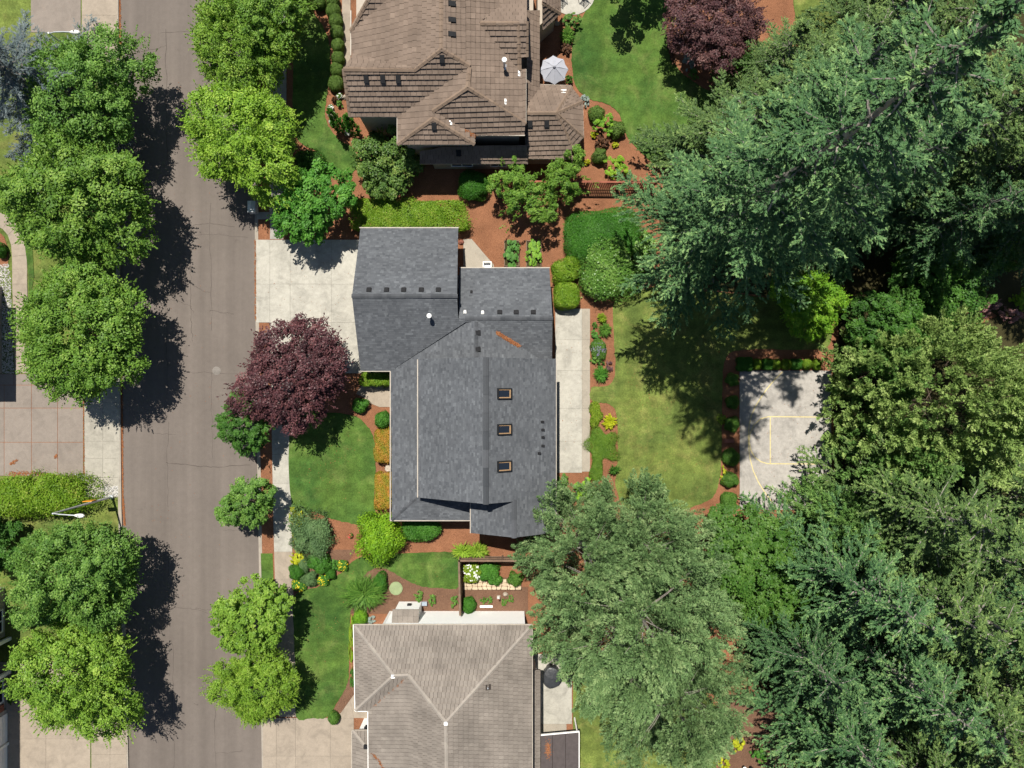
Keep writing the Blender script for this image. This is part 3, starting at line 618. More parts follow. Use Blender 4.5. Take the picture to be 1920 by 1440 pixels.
paving('patio_border', M['conc_agg'], grid([1091, 1106], [579, 637, 695, 766, 827, 884]))
paving('side_patio', M['conc_agg'], [[(869, 449), (884, 448), (926, 497), (926, 512), (869, 512)]])
sheet('entry_path', [(668, 738), (680, 720), (736, 720), (736, 763), (712, 763), (697, 757), (684, 746)], 0.14, M['conc_tan'], 0.1)
paving('left_driveway', M['conc_brown'], grid([-60, 10, 61, 110, 158], [722, 765, 829, 892]) + grid([-60, -5, 28, 61, 110, 158], [701, 722]), 0.135, 0.035, gap_mat=M['litter'])
ys = [690, 722, 755, 791, 827, 859, 895, 932]
paving('left_sidewalk', M['conc_walk'], grid([160, 194.5, 226], ys))
paving('lower_left_driveway', M['conc_tan'], grid([-40, 40, 88, 171], [1240, 1312, 1384, 1480]), 0.13)
paving('lower_left_sidewalk', M['conc_tan'], [[(173, a), (208, a), (208, b), (173, b)] for a, b in ((1340, 1376), (1376, 1413), (1413, 1450))] + [[(208, a), (238.5, a), (239.5, b), (208, b)] for a, b in ((1340, 1376), (1376, 1413), (1413, 1450))], 0.132)
paving('upper_left_sidewalk', M['conc_tan'], [[(155, a), (221, a), (222, b), (155, b)] for a, b in ((-60, 30), (30, 62), (62, 130))], 0.132)
sheet('upper_left_driveway', [(60, -60), (153, -60), (153, 70), (130, 62), (60, 62)], 0.128, M['conc_brown'], 0.06)
path = [(-30, 400), (-5, 408), (14, 418), (27, 432), (36, 455), (38.5, 480), (39, 505), (39, 533), (40, 565), (41, 600), (42, 640), (43, 672), (44, 700)]
cells = []
for a, b in zip(path[:-1], path[1:]):
    d = Vector((b[0]-a[0], b[1]-a[1])).normalized(); n = Vector((-d.y, d.x))*14
    if not cells: L0 = (a[0]+n.x, a[1]+n.y); R0 = (a[0]-n.x, a[1]-n.y)
    L1 = (b[0]+n.x, b[1]+n.y); R1 = (b[0]-n.x, b[1]-n.y); cells.append([L0, R0, R1, L1]); L0, R0 = L1, R1
paving('curved_path', M['conc_tan'], cells, 0.14)
paving('terrace', M['conc'], [[(1000, 1225), (1072, 1225), (1072, 1356), (1000, 1356)]], 0.14)
paving('terrace_step', M['conc_agg'], [[(1000, 1356), (1062, 1356), (1062, 1374), (1000, 1374)]], 0.14)
paving('side_path', M['conc_tan'], [[(642, a), (658, a), (658, b), (642, b)] for a, b in ((-60, -20), (-20, 28), (28, 78), (78, 130))], 0.14)
sheet('round_patio', [(1072+44*math.cos(a*.2618), -12+42*math.sin(a*.2618)) for a in range(24)], 0.15, M['conc'], 0.1)
sheet('garden_path', [(1812, 470), (1820, 470), (1838, 575), (1828, 580), (1800, 590), (1790, 580), (1815, 560)], 0.13, M['conc_grey'], 0.06)

# lawns
sheet('front_lawn', [(548, 760), (600, 772), (660, 778), (690, 800), (703, 830), (705, 870), (702, 930), (704, 968), (688, 984), (650, 979), (618, 971), (590, 959), (549, 957)], 0.14, M['lawn'], 0.06, smooth=4)
sheet('side_lawn', [(553, 1118), (600, 1098), (640, 1073), (662, 1052), (695, 1040), (780, 1036), (857, 1037), (860, 1070), (859, 1101), (830, 1102), (790, 1098), (760, 1086), (735, 1071), (712, 1063), (690, 1072), (672, 1095), (660, 1130), (657, 1180), (655, 1240), (654, 1275), (640, 1305), (613, 1343), (586, 1345), (557, 1343), (555, 1270), (552, 1190)], 0.14, M['lawn'], 0.06, smooth=4)
sheet('strip_lawn', [(490, 1037), (512, 1037), (514, 1090), (520, 1340), (498, 1340)], 0.13, M['lawn'], 0.05)
sheet('neighbour_lawn', [(560, 22), (585, 25), (606, 50), (619, 90), (619, 140), (613, 185), (610, 212), (618, 240), (640, 265), (664, 280), (670, 310), (655, 331), (634, 328), (615, 305), (598, 285), (566, 270), (552, 240), (550, 150), (552, 60)], 0.14, M['lawn'], 0.06, smooth=4)
sheet('upper_back_lawn', [(1118, -70), (1100, 15), (1082, 48), (1073, 85), (1072, 125), (1080, 163), (1103, 186), (1136, 195), (1160, 215), (1172, 250), (1188, 272), (1235, 312), (1330, 330), (1390, 280), (1370, 200), (1305, 158), (1266, 125), (1251, 80), (1252, 30), (1275, -70)], 0.14, M['lawn'], 0.06, smooth=4)
sheet('far_lawn', [(1490, -80), (1580, -80), (1575, 20), (1568, 90), (1545, 130), (1505, 110), (1490, 40)], 0.14, M['lawn_dry'], 0.06, smooth=4)
sheet('back_lawn', [(1149, 575), (1151, 640), (1153, 700), (1140, 722), (1109, 727), (1109, 752), (1138, 757), (1155, 775), (1158, 850), (1155, 915), (1180, 965), (1240, 975), (1290, 953), (1335, 932), (1349, 893), (1352, 850), (1353, 760), (1355, 690), (1366, 663), (1390, 656), (1440, 655), (1530, 655), (1556, 640), (1545, 600), (1450, 562), (1310, 545), (1240, 537), (1195, 548), (1165, 560)], 0.14, M['lawn_dry'], 0.06, smooth=4)
sheet('rear_lawn', [(1074, 1232), (1074, 1470), (1340, 1470), (1348, 1330), (1250, 1215)], 0.14, M['lawn_dry'], 0.06)
sheet('corner_lawn', [(-60, 330), (48, 330), (60, 420), (66, 520), (58, 560), (54, 500), (46, 440), (26, 410), (-5, 396), (-60, 390)], 0.145, M['lawn'], 0.06)
# weathered beds
sheet('lower_bed', [(664, 1060), (700, 1058), (735, 1068), (765, 1085), (800, 1098), (861, 1100), (990, 1100), (990, 1150), (640, 1150), (652, 1110)], 0.125, M['mulch_old'], 0.04)
sheet('corner_bed', [(552, 1118), (552, 1040), (590, 1030), (668, 1030), (655, 1050), (620, 1085), (585, 1102)], 0.122, M['mulch_old'], 0.04)
sheet('lower_right_bed', [(1345, 1300), (1470, 1300), (1520, 1470), (1345, 1470)], 0.12, M['mulch_old'], 0.04)
sheet('narrow_bed', [(650, 1275), (665, 1270), (665, 1300), (640, 1335), (618, 1345), (640, 1305)], 0.135, M['mulch_old'], 0.04)
sheet('strip_bed', [(487, 700), (509, 700), (514, 1037), (490, 1037)], 0.118, M['mulch'], 0.03)
sheet('left_bed', [(-60, 418), (-5, 430), (10, 445), (18, 470), (17, 500), (-60, 500)], 0.13, M['mulch'], 0.04)

# dark sheets over the mulch under the trees, shade put into their colour
sheet('woodland_painted_shade', [(1245, 345), (1260, 520), (1310, 540), (1450, 558), (1560, 596), (1575, 660), (1620, 690), (1790, 560), (1990, 600), (1990, -90), (1590, -90), (1580, 60), (1500, 150), (1440, 300)], 0.118, M['soil'], 0.03, smooth=2)
sheet('woodland_painted_shade', [(1565, 660), (1562, 900), (1500, 960), (1420, 1010), (1400, 1230), (1440, 1330), (1540, 1500), (1990, 1500), (1990, 640), (1800, 620), (1660, 640)], 0.117, M['soil'], 0.03, smooth=2)
# basketball court
court = sheet('court', [(1386, 695), (1557, 695), (1557, 955), (1386, 955)], 0.15, M['court'], 0.12)
arc = [(1466, 697), (1450, 713), (1436, 730), (1425, 746), (1415, 762), (1408, 778), (1403.5, 797), (1402, 817), (1402.5, 838), (1405, 859), (1411, 882), (1421, 904), (1433, 923), (1448, 943)]
key = [(1557, 782), (1500, 781.5), (1440, 781), (1425, 785), (1413, 796), (1405, 812), (1403.5, 828), (1407, 845), (1414, 857), (1425, 865), (1438, 869), (1500, 869.5), (1557, 870)]
for pts in (arc, key, [(1443, 782), (1443, 869)]):
    v, f = ribbon(pts, 0.075, 0.154); mesh('court_line', v, f, M['line'], court)
# lines of fallen needles in the gutter and on roofs
def litter(name, pts_px, n, w, z, size=(0.03, 0.09), label=None):
    g = np.random.default_rng(len(pts_px)*7+n); P = []
    for _ in range(n):
        i = g.integers(0, len(pts_px)-1); a, b = W(*pts_px[i]), W(*pts_px[i+1]); t = g.random(); p = a.lerp(b, t); P.append((p.x+g.normal(0, w), p.y+g.normal(0, w), (p.z if len(pts_px[i]) > 2 else z)+g.uniform(0.004, 0.02)))
    P = np.array(P); N = unit(np.array([0, 0, 1.0])+rsph(g, n)*0.3); V = leaf_quads(P, np.cross(N, rsph(g, n)), N, g.uniform(size[0], size[1], n)*1.6, g.uniform(size[0], size[1], n))
    o = bpy.data.objects.new(name, quad_me(name, V, g.random(n), [M['litter']])); COL.objects.link(o)
    return tag(o, label, None, None, 'stuff')
litter('needle_litter', [(227, 690), (229, 800), (230, 930), (234, 985)], 2600, 0.035, 0.005)
litter('needle_litter', [(224, 0), (225, 60), (226, 110)], 900, 0.05, 0.005)
litter('needle_litter', [(159, 720), (159, 800), (160, 892)], 260, 0.02, 0.13)
litter('needle_litter', [(20, 888), (60, 887), (110, 893)], 350, 0.10, 0.14)
litter('needle_litter', [(22, 870), (34, 862)], 90, 0.06, 0.14)
litter('needle_litter', [(105, 858), (109, 853)], 60, 0.05, 0.14)
litter('needle_litter', [(479.5, 450), (480, 600)], 350, 0.03, 0.125)
for i in range(8):
    px, py = rg.uniform(240, 470), rg.uniform(0, 1440)
litter('fallen_leaf', [(rg.uniform(235, 475), rg.uniform(0, 1440)) for _ in range(40)], 90, 0.6, 0.004, (0.03, 0.06))
for k_, (x0, x1, y0, y1, n_, z_) in enumerate([(485, 660, 455, 690, 60, .135), (1045, 1104, 582, 884, 45, .135), (1390, 1550, 700, 940, 90, .155), (555, 700, 800, 950, 70, .145), (1110, 1350, 580, 940, 160, .145), (560, 850, 1040, 1330, 120, .145), (870, 1050, 380, 500, 90, .108), (600, 850, 985, 1060, 70, .108)]):
    litter('fallen_leaf', [(rg.uniform(x0, x1), rg.uniform(y0, y1)) for _ in range(30)], n_, 0.5, z_, (0.025, 0.06))
# white pebbles
def pebbles(name, poly, n, z, size=0.06):
    g = np.random.default_rng(n); xs = [p[0] for p in poly]; ys_ = [p[1] for p in poly]; mb = MB(); k = 0
    while k < n:
        x, y = g.uniform(min(xs), max(xs)), g.uniform(min(ys_), max(ys_))
        ins = False
        for (x1, y1), (x2, y2) in zip(poly, poly[1:]+poly[:1]):
            if (y1 > y) != (y2 > y) and x < (x2-x1)*(y-y1)/(y2-y1)+x1: ins = not ins
        if not ins: continue
        k += 1; c = W(x, y); r = size*g.uniform(0.5, 1.3); a = g.uniform(0, 3); e = g.uniform(0.6, 1.0)
        ca, sa = math.cos(a)*r, math.sin(a)*r
        mb.add([(c.x+ca, c.y+sa, z), (c.x-sa*e, c.y+ca*e, z), (c.x-ca, c.y-sa, z), (c.x+sa*e, c.y-ca*e, z), (c.x, c.y, z+r*0.9), ], [(0, 1, 4), (1, 2, 4), (2, 3, 4), (3, 0, 4)], float(g.random()))
    return tag(mb.build(name, M['pebble']), None, None, None, 'stuff')
pebbles('white_gravel', [(-5, 497), (18, 495), (22, 520), (23, 560), (26, 640), (28, 700), (-5, 700)], 1900, 0.115)
pebbles('white_gravel', [(196, 912), (222, 910), (223, 930), (196, 932)], 260, 0.135)
pebbles('white_gravel', [(140, 888), (162, 890), (164, 905), (150, 898)], 90, 0.125)
# flagstone path in the fenced garden: every stone its own piece
fp = sheet('flagstone_path', [(868, 1090), (905, 1088), (935, 1083), (960, 1081), (978, 1083), (978, 1106), (868, 1105)], 0.125, M['mulch_old'], 0.03)
fr = random.Random(9)
rows = [[868, 876, 884, 895, 903, 911, 921, 931, 942, 951, 958, 968, 978], [868, 875, 884, 896, 904, 914, 921, 931, 939, 949, 956, 967, 978], [868, 877, 886, 897, 905, 913, 921, 932, 940, 950, 957, 967, 978]]
yr = [1085, 1092, 1098.5, 1105]
jx = {}
def jp(i, j):
    if (i, j) not in jx: jx[(i, j)] = (rows[min(j, 2)][i] + fr.uniform(-2, 2), yr[j] + fr.uniform(-1.3, 1.3)*(0 < j < 3))
    return jx[(i, j)]
for j in range(3):
    for i in range(12):
        if j == 0 and 5 <= i <= 7: continue
        q = [jp(i, j), jp(i+1, j), jp(i+1, j+1), jp(i, j+1)]; cx = sum(p[0] for p in q)/4; cy = sum(p[1] for p in q)/4
        poly = []
        for k in range(4):
            a, b = q[k], q[(k+1) % 4]
            poly.append((cx+(a[0]*.88+b[0]*.12-cx)*.9, cy+(a[1]*.88+b[1]*.12-cy)*.9)); poly.append((cx+(a[0]*.15+b[0]*.85-cx)*.9, cy+(a[1]*.15+b[1]*.85-cy)*.9))
        MB().prism([(p.x, p.y) for p in Wl(poly)], 0.1, 0.15+fr.uniform(0, .015)).build('flagstone', M['stone'], fp)

# ---------------------------------------------------------------- houses
def clip_axis(poly, ax, lo, hi):
    for sgn, lim in ((1, lo), (-1, -hi)):
        out = []
        for i in range(len(poly)):
            a, b = poly[i-1], poly[i]; da, db = sgn*a[ax]-lim, sgn*b[ax]-lim
            if (da >= 0) != (db >= 0):
                t = da/(da-db); out.append((a[0]+(b[0]-a[0])*t, a[1]+(b[1]-a[1])*t))
            if db >= 0: out.append(b)
        poly = out
        if len(poly) < 3: return []
    return poly
def area2(p): return sum(p[i-1][0]*p[i][1]-p[i][0]*p[i-1][1] for i in range(len(p)))/2
class Roof:
    """roof of one house: decks collected into one part, tiles laid on each plane"""
    def __init__(s, house, tile_m, loose_m, deck_m, cap_m, course, tw, butt, singles=0, stagger=0.5, jit=0.0, seed=1):
        s.h = house; s.m, s.lm, s.dm, s.cm = tile_m, loose_m, deck_m, cap_m; s.cw, s.tw, s.bt = course, tw, butt
        s.deck = MB(); s.tiles = MB(); s.loose = []; s.singles = singles; s.stag = stagger; s.jit = jit; s.g = random.Random(seed); s.planes = []
    def plane(s, pts, thick=0.16, loose=False):
        P = [Vector(p) for p in pts]; c = sum(P, Vector((0, 0, 0)))/len(P)
        A = np.array([[p.x-c.x, p.y-c.y, 1] for p in P]); sol = np.linalg.lstsq(A, np.array([p.z for p in P]), rcond=None)[0]
        n = Vector((-sol[0], -sol[1], 1)).normalized(); o = Vector((c.x, c.y, sol[2]))
        up = Vector((sol[0], sol[1], 0)); up.z = sol[0]*sol[0]+sol[1]*sol[1]; up.normalize(); u = up.cross(n).normalized()
        P = [Vector((p.x, p.y, sol[0]*(p.x-c.x)+sol[1]*(p.y-c.y)+sol[2])) for p in P]
        uv = [((p-o).dot(u), (p-o).dot(up)) for p in P]
        if area2(uv) < 0: uv = uv[::-1]; P = P[::-1]
        k = len(P); lo = [p - Vector((0, 0, thick)) for p in P]; tp = [p - n*0.01 for p in P]
        s.deck.add(lo+tp, [tuple(range(k))[::-1], tuple(range(k, 2*k))] + [(i, (i+1) % k, k+(i+1) % k, k+i) for i in range(k)])
        vmin, vmax = min(q[1] for q in uv), max(q[1] for q in uv); r = 0; v = vmin
        while v < vmax-0.02:
            band = clip_axis(uv, 1, v, v+s.cw)
            if band:
                u0, u1 = min(q[0] for q in band), max(q[0] for q in band); x = u0 - s.tw*(s.stag*(r % 2) if s.stag else 0) - s.tw*s.jit*s.g.random()
                while x < u1:
                    w = s.tw*(1 + s.jit*s.g.uniform(-0.6, 0.9)) if s.jit else s.tw
                    q = clip_axis(band, 0, x, x+w); x += w
                    if not q or abs(area2(q)) < 0.002: continue
                    full = len(q) == 4 and abs(abs(area2(q)) - w*s.cw) < 1e-3
                    e = s.bt*s.g.uniform(0.85, 1.15)
                    if loose and full: s.loose.append((o + u*(x-w/2) + up*(v+s.cw/2), u, up, n)); continue
                    g0 = 0.010; q2 = q
                    if not s.jit:
                        q2 = clip_axis(q, 0, x-w+g0, x-g0)
                        if not q2: continue
                    m = len(q2); top = [o + u*a + up*b + n*(0.008 + e*(1-(b-v)/s.cw)) for a, b in q2]; bot = [o + u*a + up*b - n*0.004 for a, b in q2]
                    s.tiles.add(bot+top, [tuple(range(m, 2*m))] + [(i, (i+1) % m, m+(i+1) % m, m+i) for i in range(m)], min(1, max(0, s.g.gauss(0.45, 0.22))))
            v += s.cw; r += 1
        s.planes.append((o, n)); return (o, n)
    def cap(s, a, b, w=0.26, step=0.42, lift=0.05, hgt=0.05, name='ridge_cap'):
        """overlapping cap pieces from a up to b"""
        a, b = Vector(a), Vector(b); d = b-a; L = d.length; d.normalize(); k = max(1, int(L/step)); x = d.cross(Vector((0, 0, 1))).normalized(); n = x.cross(d)
        if n.z < 0: n = -n
        mb = MB()
        for i in range(k):
            p, q = a + d*(L*i/k - 0.03), a + d*(L*(i+1)/k + 0.01); h0, h1 = lift+hgt*1.3, lift+hgt*0.7
            v = [p-x*w/2+n*(h0-hgt*1.6), p+n*h0, p+x*w/2+n*(h0-hgt*1.6), q-x*w/2+n*(h1-hgt*1.6), q+n*h1, q+x*w/2+n*(h1-hgt*1.6), p-x*w/2-n*0.05, p+x*w/2-n*0.05, q-x*w/2-n*0.05, q+x*w/2-n*0.05]
            mb.add(v, [(0, 1, 4, 3), (1, 2, 5, 4), (6, 7, 2, 1, 0), (3, 4, 5, 9, 8), (0, 3, 8, 6), (2, 7, 9, 5)], min(1, max(0, s.g.gauss(0.5, 0.25))))
        mb.build(name, s.cm, s.roof)
    def start(s): s.roof = None
    def finish(s):
        s.roof = s.deck.build('roof', s.dm, s.h)
        if s.tiles.f: tag(s.tiles.build('roof_tiles', s.m, s.roof), None, None, None, 'stuff')
        if s.loose:
            s.loose.sort(key=lambda t: abs(t[0].x)+abs(t[0].y)); w, c, e = s.tw/2-0.010, s.cw/2, s.bt
            v = [(-w, -c, -.004), (w, -c, -.004), (w, c, -.004), (-w, c, -.004), (-w, -c, e+.008), (w, -c, e+.008), (w, c, .008), (-w, c, .008)]
            f = [(4, 5, 6, 7), (0, 1, 5, 4), (1, 2, 6, 5), (2, 3, 7, 6), (3, 0, 4, 7)]
            me = bpy.data.meshes.new('roof_tile'); me.from_pydata(v, [], f); me.materials.append(s.lm); me.update()
            o0 = org(s.roof)
            rest = s.loose[s.singles:]
            for p, u, up, n in s.loose[:s.singles]:
                ob = bpy.data.objects.new('roof_tile', me); link(ob, s.roof)
                m = Matrix((u, up, n)).transposed().to_4x4(); m.translation = p - o0 + n*s.g.uniform(-0.006, 0.006); ob.matrix_local = m
            if rest:
                mb = MB()
                for p, u, up, n in rest:
                    mb.add([p+u*a+up*b+n*(c_*s.g.uniform(.85, 1.15)) for a, b, c_ in v], f, min(1, max(0, s.g.gauss(0.45, 0.22))))
                tag(mb.build('roof_tiles', s.m, s.roof), None, None, None, 'stuff')
def on_plane(px, py, pl):
    o, n = pl; d = (W(px, py, 0) - Vector((0, 0, H))); t = (o - Vector((0, 0, H))).dot(n)/d.dot(n); return Vector((0, 0, H)) + d*t
def axes(pl):
    n = pl[1]; u = Vector((0, 0, 1)).cross(n).normalized(); return u, n.cross(u), n
def roof_box_vent(px, py, pl, house, m, w=0.34, l=0.34, h=0.14, name='roof_vent'):
    p = on_plane(px, py, pl); u, v, n = axes(pl)      # v points up the slope
    V = [p+u*a*w/2+v*b*l/2+n*c for a, b, c in ((-1, -1, 0), (1, -1, 0), (1, 1, 0), (-1, 1, 0), (-.92, -1.0, h), (.92, -1.0, h), (.92, .9, h*.55), (-.92, .9, h*.55))]
    V += [p+u*a*w*.58+v*b*l*.58+n*0.04 for a, b in ((-1, -1), (1, -1), (1, 1), (-1, 1))]
    return mesh(name, V, [(4, 5, 6, 7), (0, 1, 5, 4), (1, 2, 6, 5), (2, 3, 7, 6), (3, 0, 4, 7), (8, 9, 10, 11)], m, house)
def roof_pipe(px, py, pl, house, m, r=0.05, h=0.35, cap=None, name='vent_pipe', capr=0.13, flash=None):
    p = on_plane(px, py, pl); u, v, n = axes(pl)
    o = MB().tube([p - n*.03, p+Vector((0, 0, h))], r, 10).build(name, m, house)
    if flash: mesh('flashing', [p+u*a*.2+v*b*.2+n*0.055 for a, b in ((-1, -1), (1, -1), (1, 1), (-1, 1))], [(0, 1, 2, 3)], flash, o)
    if cap: MB().tube([p+Vector((0, 0, h-.02)), p+Vector((0, 0, h+.1)), p+Vector((0, 0, h+.14))], [capr, capr, capr*.5], 14).build('cap', cap, o)
    return o
def gutter(pts, house, m, w=0.075, h=0.09, name='gutter'):
    mb = MB()
    for a, b in zip(pts[:-1], pts[1:]): mb.bar(a, b, w, h)
    return mb.build(name, m, house)
def V3(x, y, z): return Vector((x, y, z))
def wallbox(house, x0, y0, x1, y1, z0, z1, m, name='wall'):
    return MB().box(((x0+x1)/2, (y0+y1)/2, (z0+z1)/2), (abs(x1-x0), abs(y1-y0), z1-z0)).build(name, m, house)
def window(house, c, w, h, axis, out, trim, name='window', panes=2):
    """window on a vertical wall: axis 'x' runs along x facing +-y (out), axis 'y' along y"""
    cx, cy, cz = c; fr = MB(); t = 0.09
    def b(mb, du, dz, su, sz, dep, off):
        if axis == 'x': mb.box((cx+du, cy+out*off, cz+dz), (su, dep, sz))
        else: mb.box((cx+out*off, cy+du, cz+dz), (dep, su, sz))
    for dz in (-h/2, h/2): b(fr, 0, dz, w+t, t, 0.08, 0.04)
    for k in range(panes+1): b(fr, -w/2+w*k/panes, 0, t*(1 if k in (0, panes) else .6), h-t, 0.08, 0.04)
    o = fr.build(name, trim, house); pw = w/panes
    for k in range(panes):
        g = MB(); b(g, -w/2+pw*(k+.5), 0, pw-t, h-t, 0.02, 0.015); g.build('pane', M['glass'], o)
    return o

# ---- the main house: charcoal shingles
hx = W(880, 720); house = thing('house', 'house with a charcoal shingle roof, three skylights and a long ridge', 'house', (hx.x, hx.y, 0.1))
rf = Roof(house, M['shingle'], None, M['shingle_deck'], M['shingle_cap'], 0.145, 0.21, 0.016, 0, 0.0, 0.7, 5)
pg_up = rf.plane(Wl([(676, 428, 2.8), (859, 428, 2.8), (857, 555, 5.55), (660, 555, 5.55)]))
pg_dn = rf.plane(Wl([(660, 555, 5.55), (857, 555, 5.55), (859, 597, 4.7), (873, 604, 4.55), (742, 689, 2.92), (741, 695, 2.8), (676, 695, 2.8)]))
pw_up = rf.plane(Wl([(862, 503, 2.8), (1030, 503, 2.8), (1036, 597, 4.65), (860, 597, 4.65)]))
pw_dn = rf.plane(Wl([(858, 597, 4.65), (1036, 597, 4.65), (1035, 674, 3.3), (1012, 674, 3.3), (973, 648, 3.75), (898, 603, 4.57), (873, 604, 4.57)]))
pl_l = rf.plane(Wl([(893, 601, 4.65), (893, 928, 4.65), (784, 930, 3.33), (735, 975, 2.75), (733, 692, 2.75), (742, 688, 2.88), (873, 603, 4.42)]))
pl_r = rf.plane(Wl([(893, 601, 4.65), (898, 603, 4.6), (973, 648, 3.75), (1012, 673, 3.35), (893, 676, 4.65)]))
pl_b = rf.plane(Wl([(784, 930, 3.33), (886, 930, 3.33), (886, 975, 2.75), (735, 975, 2.75)]))
UX0, UXR, UX1, UYT, UYB = -6.80, -1.79, 3.165, 1.826, -8.22
pu_l = rf.plane([V3(UX0, UYT, 4.15), V3(UX0, UYB, 4.15), V3(UXR, UYB, 7.05), V3(UXR, UYT, 7.05)])
pu_r = rf.plane([V3(UXR, UYT, 7.05), V3(UXR, UYB, 7.05), V3(.15, UYB, 5.935), V3(.15, -10.75, 5.935), V3(UX1, -10.75, 4.2), V3(UX1, UYT, 4.2)])
pp_l = rf.plane([V3(-2.966, -8.12, 4.35), V3(.15, -8.12, 5.935), V3(.15, -10.75, 5.935), V3(-2.966, -10.75, 4.35)])
rf.finish()
rf.cap(W(660, 555, 5.55), W(858, 555, 5.55), 0.28, 0.3, 0.02, 0.03); rf.cap(W(1036, 597, 4.65), W(872, 597, 4.65), 0.28, 0.3, 0.02, 0.03)
rf.cap(W(735, 975, 2.75), W(784, 930, 3.33), 0.25, 0.3, 0.015, 0.025); rf.cap(W(893, 676, 4.66), W(893, 603, 4.66), 0.26, 0.3, 0.02, 0.03)
rf.cap(V3(UXR, UYB, 7.05), V3(UXR, UYT, 7.05), 0.38, 1.2, 0.05, 0.05, 'ridge_vent'); rf.cap(V3(.15, -10.75, 5.935), V3(.15, -8.12, 5.935), 0.36, 0.9, 0.05, 0.05, 'ridge_vent')
sw = M['siding_t']
g0, g1 = W(690, 442, 2.8), W(848, 683, 2.8)
wallbox(house, g0.x, g1.y, g1.x, g0.y, 0.1, 2.78, sw); w0, w1 = W(855, 515, 2.8), W(1018, 668, 2.8); wallbox(house, w0.x, w1.y, w1.x, w0.y-0.02, 0.1, 2.76, sw)
l0, l1 = W(748, 690, 2.75), W(1018, 962, 2.75); wallbox(house, l0.x, l1.y, l1.x+0.1, l0.y, 0.1, 2.72, sw)
wallbox(house, UX0+0.45, UYB+0.18, UX1-0.45, UYT-0.15, 2.7, 4.12, sw)
wallbox(house, -2.5, -10.45, UX1-0.42, UYB, 0.1, 4.1, sw)
def gable(pts, th, m, nm='gable_wall', ax=1):
    P = [Vector(p) for p in pts]; k = len(P); d = V3(0, th, 0) if ax == 1 else V3(th, 0, 0); v = P + [p+d for p in P]
    return mesh(nm, v, [tuple(range(k)), tuple(range(k, 2*k))[::-1]] + [(i, k+i, k+(i+1) % k, (i+1) % k) for i in range(k)], m, house)
for yy in (UYB+0.22, UYT-0.3): gable([(UX0+.5, yy, 4.1), (UX1-.5, yy, 4.1), (UXR, yy, 6.9)], 0.12, sw)
gable([(-2.55, -10.42, 4.1), (UX1-.45, -10.42, 4.1), (.15, -10.42, 5.75)], 0.12, sw)
for xx, th in ((g0.x, .1), (g1.x-.1, .1)):
    a, b, c = W(0, 428, 2.8).y-.35, W(0, 695, 2.8).y+.35, W(0, 555, 5.55).y; gable([(xx, a, 2.75), (xx, b, 2.75), (xx, c, 5.38)], th, sw, 'gable_wall', 0)
a, b, c = W(0, 503, 2.8).y-.35, W(0, 674, 3.0).y+.35, W(0, 597, 4.65).y; gable([(w1.x-.1, a, 2.75), (w1.x-.1, b, 2.9), (w1.x-.1, c, 4.5)], .1, sw, 'gable_wall', 0)
for k in range(2):
    gd = MB()
    yy = g1.y + 2.2 + k*4.6
    for j in range(4): gd.box((g0.x-0.03, yy, 0.4+j*0.54), (0.06, 3.6, 0.52))
    gd.build('garage_door', M['white'], house)
window(house, (1.0, W(0, 975, 2.75).y+0.42, 1.6), 0.1, 0.1, 'x', -1, M['white']) if False else None
gutter([W(674, 427, 2.75), W(860, 427, 2.75)], house, M['gutter']); gutter([W(677, 696, 2.75), W(732, 696, 2.75), W(732, 976, 2.7), W(884, 976, 2.7)], house, M['gutter'])
gutter([W(861, 502, 2.75), W(1031, 502, 2.75)], house, M['gutter']); gutter([V3(UX0-.03, UYT-.05, 4.17), V3(UX0-.03, UYB+.02, 4.17)], house, M['gutter'], 0.075, 0.1)
gutter([V3(UX1+.03, UYT, 4.13), V3(UX1+.03, -10.77, 4.13)], house, M['gutter']); gutter([V3(-3.0, -8.5, 4.3), V3(-3.0, -10.77, 4.3)], house, M['gutter'])
for x in (692, 725, 757, 790, 822): roof_box_vent(x, 544, pg_up, house, M['dkmetal'], 0.32, 0.30)
for x in (937, 968, 1000): roof_box_vent(x, 586, pw_up, house, M['dkmetal'], 0.32, 0.30)
roof_box_vent(872, 586, pw_up, house, M['white'], 0.18, 0.18, 0.2, 'flue_cap'); roof_box_vent(905, 587, pw_up, house, M['white'], 0.18, 0.18, 0.2, 'flue_cap')
roof_box_vent(884, 548, pw_up, house, M['dkmetal'], 0.16, 0.2, 0.12)
for y in (624, 655): roof_box_vent(896, y, pl_r, house, M['dkmetal'], 0.34, 0.32)
roof_pipe(807, 594, pg_dn, house, M['lightmetal'], 0.07, 0.75, M['white'], 'flue_pipe', 0.17)
for x, y in ((1016, 791), (1017, 806), (1017, 820), (1017, 836), (1010, 850)):
    roof_box_vent(x, y, pu_r, house, M['dkmetal'], 0.16, 0.2, 0.16)
